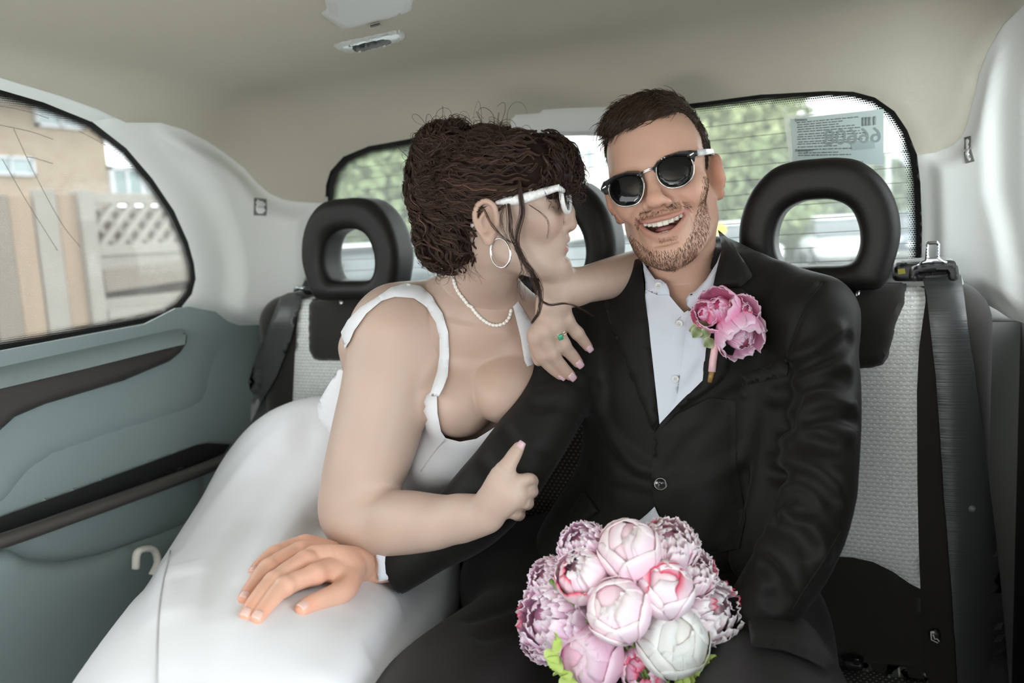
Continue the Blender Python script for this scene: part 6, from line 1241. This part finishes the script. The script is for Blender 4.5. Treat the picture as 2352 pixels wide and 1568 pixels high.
# beard, moustache and sideburns rooted on the face
bv, bff = hm_.mesh(.0030, (A([-.1, -.03, -.14]), A([.1, .13, .02])), newton=1)
cand = sample(bv, bff, 60000, rh); nn = hm_.grad(cand[:1]); wp_ = tow(HEADM, cand); x, y, d = pix(wp_)
jaw = A(z2([(150, 1000), (235, 930), (285, 1010), (345, 1100), (420, 1165), (500, 1215), (575, 1235), (640, 1232), (720, 1205), (775, 1150), (815, 1070), (845, 960), (870, 870), (880, 800), (882, 700), (940, 700), (950, 900), (940, 1100), (840, 1300), (640, 1400), (440, 1330), (250, 1160)]), float)
mus = A(z2([(400, 1050), (395, 1010), (440, 965), (500, 945), (555, 955), (600, 938), (660, 900), (730, 880), (790, 890), (812, 930), (808, 960), (780, 935), (720, 932), (650, 948), (590, 968), (540, 985), (490, 1005), (450, 1040), (425, 1090)]), float)
soul = A(z2([(570, 1150), (700, 1130), (690, 1165), (600, 1190)]), float)
inj = inpoly(x, y, jaw); edge = pdist(x, y, jaw); inm = inpoly(x, y, mus); ins_ = inpoly(x, y, soul); fr_ = cand[:, 1] > -.03; und = (cand[:, 2] < -.10)
keep = fr_ & ((inj & (rh.random(len(x)) < .16+.26*np.clip(edge/9, 0, 1))) | (inm & (rh.random(len(x)) < .42)) | (ins_ & (rh.random(len(x)) < .15))); q = cand[keep]; n_ = hm_.grad(q); isj = inj[keep]
dv = np.where(isj[:, None], A([0, .05, -1.0])+np.sign(q[:, :1])*A([-.15, 0, 0]), np.sign(q[:, :1])*A([.55, 0, 0])+A([0, 0, -.8])); Lb = np.where(isj, .0032+.0018*smoothstep(-.07, -.11, q[:, 2]), .0034)
st_ = grow(q, n_, dv, Lb, 4, .45, rh, .6); v, f = tubes_np(tow(HEADM, st_.reshape(-1, 3)).reshape(st_.shape), .00020, .00010, 3); o = kid(mk('beard', v, f, BEARD), man); o['kind'] = 'stuff'
print('beard', len(q))
# eyebrows above the browline frames
# ================================================================= peonies
PET = mat('petal', (.8, .6, .65), .55, spec=.2, sss=.15, attr='col', sheen=.1)
LEAFG = mat('fresh_leaf', (.30, .42, .10), .5, spec=.4, attr='col'); STEMG = mat('stem_green', (.16, .27, .06), .5)
rp = np.random.default_rng(4)
def petal(axis, az, R, th0, th1, w, ruf, k, flare, c0, c1, c2, rng, nu=9, nv=7, notch=.0):
    """a cupped petal: from polar angle th0 (base) to th1 (tip), half width w"""
    u = np.linspace(-1, 1, nu)[:, None]; v = np.linspace(0, 1, nv)[None]; wv = w*(np.sin(np.pi*np.clip(.12+.70*v, 0, 1)))**.7; tip = th1+(th0-th1)*.10*u**2*1.0; tip = tip+ruf*.35*np.sin(u*rng.uniform(4, 7)+rng.uniform(0, 6))+notch*np.sin(u*9+rng.uniform(0, 6))
    th = th0+(tip-th0)*v; ph = az+u*wv/np.maximum(np.sin(np.clip(th, .35, 2.8)), .35)*.9
    rr = R*(1+.015*k+flare*v**3+ruf*v**2*(np.sin(u*rng.uniform(5, 9)+rng.uniform(0, 6)+2*v)*.5+.35*np.sin(u*13+rng.uniform(0, 6))))*(1+.02*(np.abs(u)**3)); 
    p = np.stack([rr*np.sin(th)*np.cos(ph), rr*np.sin(th)*np.sin(ph), rr*np.cos(th)+0*u], -1).reshape(-1, 3); Fm = frame(axis); n = nrm(p); q = np.concatenate([p, p-n*.0005])@Fm.T
    i = np.arange(nu-1)[:, None]*nv; j = np.arange(nv-1)[None]; f1 = np.stack([i+j, i+nv+j, i+nv+j+1, i+j+1], -1).reshape(-1, 4); N = nu*nv; rim = [a*nv+nv-1 for a in range(nu)]; f = f1.tolist()+(f1[:, ::-1]+N).tolist()+[[a, b, b+N, a+N] for a, b in zip(rim, rim[1:])]+[[a*nv+b, a*nv+b+1, a*nv+b+1+N, a*nv+b+N] for a in (0, nu-1) for b in range(nv-1)]
    tt = (v+0*u).reshape(-1, 1); ed = np.clip(np.abs(u+0*v).reshape(-1, 1), 0, 1); c = A(c0)*(1-tt)+A(c1)*tt; c = c*(1-.55*tt**3*0)+0; s = np.clip(tt**4*ed*0+smoothstep(.80, 1.0, tt), 0, 1); c = c*(1-s)+A(c2)*s; c = c*(1+.05*rng.normal(size=1)); return q, f, np.tile(c, (2, 1))
def peony(par, c, axis, R, kind, pal, rng, red=0, name='peony', sub=True):
    """a closed bud or an open ruffled flower; every petal is a piece of its own"""
    c0, c1, c2 = pal; hub = Field().u(s_ell((0, 0, 0), (R*.93,)*3 if kind == 'bud' else (R*.55,)*3), 0); v, f = lathe([(0.0001, -R*.9), (R*.55, -R*.72), (R*.88, -R*.2), (R*.92, R*.1), (R*.8, R*.48), (R*.5, R*.78), (.0001, R*.92)] if kind == 'bud' else [(.0001, -R*.6), (R*.4, -R*.5), (R*.6, 0), (R*.45, R*.35), (.0001, R*.45)], 16)
    o = mk(name, v@frame(axis).T+c, f, PET, par, col=np.tile(A(c1 if kind == 'bud' else c0), (len(v), 1)))
    L = []
    if kind == 'bud':
        for k in range(4): L.append((rng.uniform(0, 6.28), R, 2.6, .10+.12*k, .95, .022, k*.35, -.02))
        for k in range(6): L.append((k*1.05+rng.uniform(-.2, .2), R, 2.7, .34+.11*k+rng.uniform(-.05, .05), .98, .022, 1.5+k*.5, .015))
        for k in range(3): L.append((k*2.1+rng.uniform(-.3, .3), R, 2.7, .95+.12*k, .85, .02, 4.6+k*.3, .05))
    elif kind == 'half':
        for k in range(9): L.append((k*2.4, R*.86, 2.3, .12+.06*k, .55, .07, k*.3, .08))
        for k in range(8): L.append((k*.8+rng.uniform(-.2, .2), R, 2.6, .45+.10*k, .80, .05, 1+k*.4, .06))
    elif kind == 'loose':
        for k in range(7): L.append((k*2.4, R*.55, 2.0, .15+.07*k, .60, .10, k*.3, .20))
        for k in range(9): L.append((k*.75+rng.uniform(-.3, .3), R*.92, 2.3, .72+.08*k+rng.uniform(-.1, .1), .95, .085, 1+k*.3, .14))
    else:
        for k in range(12): L.append((k*2.4, R*(.62+.02*k), 2.0, .12+.05*k, .42, .12, k*.3, .22))
        for k in range(14): L.append((k*2.4+1, R*.90, 2.2, .55+.045*k, .50, .11, 1+k*.2, .16))
        for k in range(10): L.append((k*.63+rng.uniform(-.2, .2), R, 2.4, 1.15+.05*k, .62, .09, 2+k*.2, .10))
    for i, (az, R_, t0, t1, w, ruf, k, fl) in enumerate(L):
        cc = c2
        if red and rng.random() < red: cc = (.62, .03, .10)
        q, f, col = petal(axis, az, R_, t0, t1, w, ruf, k, fl, c0, c1, cc, rng, nu=11 if kind == 'bud' else 13, nv=8, notch=0 if kind == 'bud' else .035); mk('petal', q+c, f, PET, o, col=col)
    return o
PALE = ((.85, .50, .64), (.89, .67, .74), (.91, .81, .81)); PINK = ((.82, .38, .56), (.86, .54, .68), (.88, .68, .76)); LIL = ((.82, .44, .64), (.87, .64, .78), (.91, .80, .86)); WHT_ = ((.78, .74, .68), (.84, .82, .78), (.86, .85, .82)); BLUSH = ((.84, .54, .65), (.88, .70, .76), (.91, .82, .84)); HOT = ((.70, .08, .22), (.80, .32, .50), (.84, .58, .70))
z5 = lambda x, y: (1160+x*.2602, 1160+y*.2602)
bq = thing('bouquet', 'round bouquet of pink and white peonies on lap of man in suit', 'bouquet', tuple(P(1450, 1420, .92)))
fl = [(1100, 400, 262, 'bud', PALE, 0), (1005, 935, 268, 'bud', PALE, 0), (1480, 1200, 300, 'bud', WHT_, 0), (755, 1335, 280, 'bud', PINK, 0), (1420, 745, 240, 'bud', BLUSH, .25), (680, 630, 232, 'half', BLUSH, .15), (1230, 1440, 215, 'half', PINK, .45),
      (690, 370, 215, 'open', LIL, 0), (1440, 370, 250, 'open', BLUSH, .03), (1790, 960, 300, 'open', ((.86, .66, .74), (.90, .77, .81), (.92, .87, .88)), .04), (430, 990, 310, 'open', LIL, .03), (400, 660, 190, 'open', LIL, .02), (1640, 600, 215, 'open', BLUSH, .04), (330, 1180, 190, 'open', LIL, 0)]
ctr = P(*z5(1110, 880), 1.0)
for x, y, r, kd, pal, red in fl:
    px_, py_ = z5(x, y); rr = math.hypot(x-1110, y-880)/800; d = .885+.10*rr**2; c = P(px_, py_, d); R_ = r*.2602*d/F; ax = nrm(nrm(C0-c)*1.0+(c-ctr-FW*((c-ctr)@FW))*9+UP*.25); peony(bq, c-bq.location if False else c, ax, R_*(1.0 if kd == 'bud' else .98), kd, pal, rp, red)
for o in list(bq.children): o.matrix_parent_inverse = Matrix.Translation(-bq.location)
def leaf(par, pts, d, w, c, name='leaf', curl=.004):
    q = A([(*z5(*p), d) for p in pts], float); s = spline(P(q[:, 0], q[:, 1], q[:, 2]), 9); t = nrm(np.gradient(s, axis=0)); sd = nrm(np.cross(t, nrm(C0-s[4]))); wv = w*np.sin(np.pi*np.linspace(.06, .97, 9))[:, None]; nn = np.cross(sd, t); rows = [s-sd*wv+nn*curl, s-sd*wv*.5+nn*curl*.2, s, s+sd*wv*.5+nn*curl*.2, s+sd*wv+nn*curl]; v = np.stack(rows, 1).reshape(-1, 3); v = np.concatenate([v, v-nn[4]*.0007]); f = [[i*5+j, i*5+j+1, (i+1)*5+j+1, (i+1)*5+j] for i in range(8) for j in range(4)]; f = f+[[a+45 for a in g[::-1]] for g in f]; col = np.tile(A(c), (90, 1)); ed = np.tile(A([1, .4, 0, .4, 1.]), 18); col = col*(1-.3*ed[:, None])+A([.62, .66, .40])*.3*ed[:, None]
    return kid(mk(name, v, f, LEAFG, col=col), par)
for pts in ([(500, 1190), (450, 1210), (420, 1200)], [(470, 1300), (420, 1340), (400, 1380)], [(480, 1330), (440, 1400), (410, 1440)], [(500, 1440), (510, 1490), (500, 1510)], [(570, 1480), (560, 1560), (600, 1640)], [(1600, 1470), (1560, 1530), (1500, 1560)], [(1640, 1450), (1720, 1420), (1800, 1340)], [(1700, 1420), (1780, 1400), (1860, 1320)], [(1760, 1400), (1820, 1440), (1850, 1540)], [(1640, 1480), (1680, 1560), (1700, 1640)], [(1560, 1520), (1620, 1540), (1660, 1500)], [(1500, 1560), (1560, 1600), (1600, 1640)]):
    leaf(bq, pts, .905, .011, (.42, .55, .12))
base = P(1540, 1660, .90)
for x, y, r, kd, pal, red in fl[:12]:
    px_, py_ = z5(x, y); c = P(px_, py_, .93); v, f = tube([c, c*.5+base*.5-FW*-.03, base, base+A([.02, -.02, -.09])], .0028, 6); kid(mk('stem', v, f, STEMG), bq)
# boutonniere
bt_ = thing('boutonniere', 'bright pink peony boutonniere with wrapped stem pinned to suit lapel', 'boutonniere', tuple(on_field(J, [(1659, 760)], .02)[0]))
def bp(x, y, lift): (a, b), = zA([(x, y)]); return on_field(JS0, [(a, b)], lift)[0]
BP1 = ((.72, .10, .26), (.82, .36, .56), (.84, .58, .72)); BP2 = ((.74, .20, .38), (.83, .46, .64), (.85, .66, .76))
for x, y, r, kd, pal, red, ax in ((1735, 540, 200, 'loose', BP1, .08, (-.25, .45)), (1920, 545, 150, 'loose', BP2, .05, (.5, .5)), (1880, 720, 215, 'loose', BP2, .0, (.55, -.75)), (1640, 560, 120, 'loose', BP1, .1, (-.7, .1))):
    c = bp(x, y, .026); R_ = r*.26786*float((c-C0)@FW)/F; peony(bt_, c, nrm(nrm(C0-c)+ax[0]*RT+ax[1]*UP), R_, kd, pal, rp, red)
for o in list(bt_.children): o.matrix_parent_inverse = Matrix.Translation(-bt_.location)
v, f = tube(np.stack([bp(1740, 740, .014), bp(1715, 830, .012), bp(1700, 930, .012), bp(1692, 1022, .012)]), .0048, 14); kid(mk('stem_wrap', v, f, mat('pink_ribbon', (.78, .50, .52), .35, spec=.5, bump=.3, bscale=300)), bt_)
v, f = tube(np.stack([bp(1692, 1018, .012), bp(1684, 1060, .011), bp(1675, 1104, .010)]), [.0036, .0034, .0030], 12); kid(mk('stem_end', v, f, mat('cut_stem_brown', (.30, .17, .05), .35)), bt_)
def bleaf(a, b, w): p, q = bp(*a, .016), bp(*b, .012); s = spline(np.stack([p, (p+q)/2+nrm(C0-p)*.004, q]), 9); t = nrm(np.gradient(s, axis=0)); sd = nrm(np.cross(t, nrm(C0-p))); nn = np.cross(sd, t); wv = w*np.sin(np.pi*np.linspace(.06, .97, 9))[:, None]; v = np.stack([s-sd*wv, s-sd*wv*.5+nn*.001, s, s+sd*wv*.5+nn*.001, s+sd*wv], 1).reshape(-1, 3); v = np.concatenate([v, v-nn[4]*.0006]); f = [[i*5+j, i*5+j+1, (i+1)*5+j+1, (i+1)*5+j] for i in range(8) for j in range(4)]; f = f+[[x+45 for x in g[::-1]] for g in f]; ed = np.tile(A([1, .2, 0, .2, 1.]), 18)[:, None]; kid(mk('leaf', v, f, LEAFG, col=A([.16, .22, .08])*(1-ed*.75)+A([.60, .62, .45])*ed*.75), bt_)
for a, b, w in (((1660, 640), (1510, 680), .010), ((1680, 690), (1590, 730), .008), ((1700, 760), (1630, 810), .008), ((1600, 650), (1540, 740), .008)): bleaf(a, b, w)
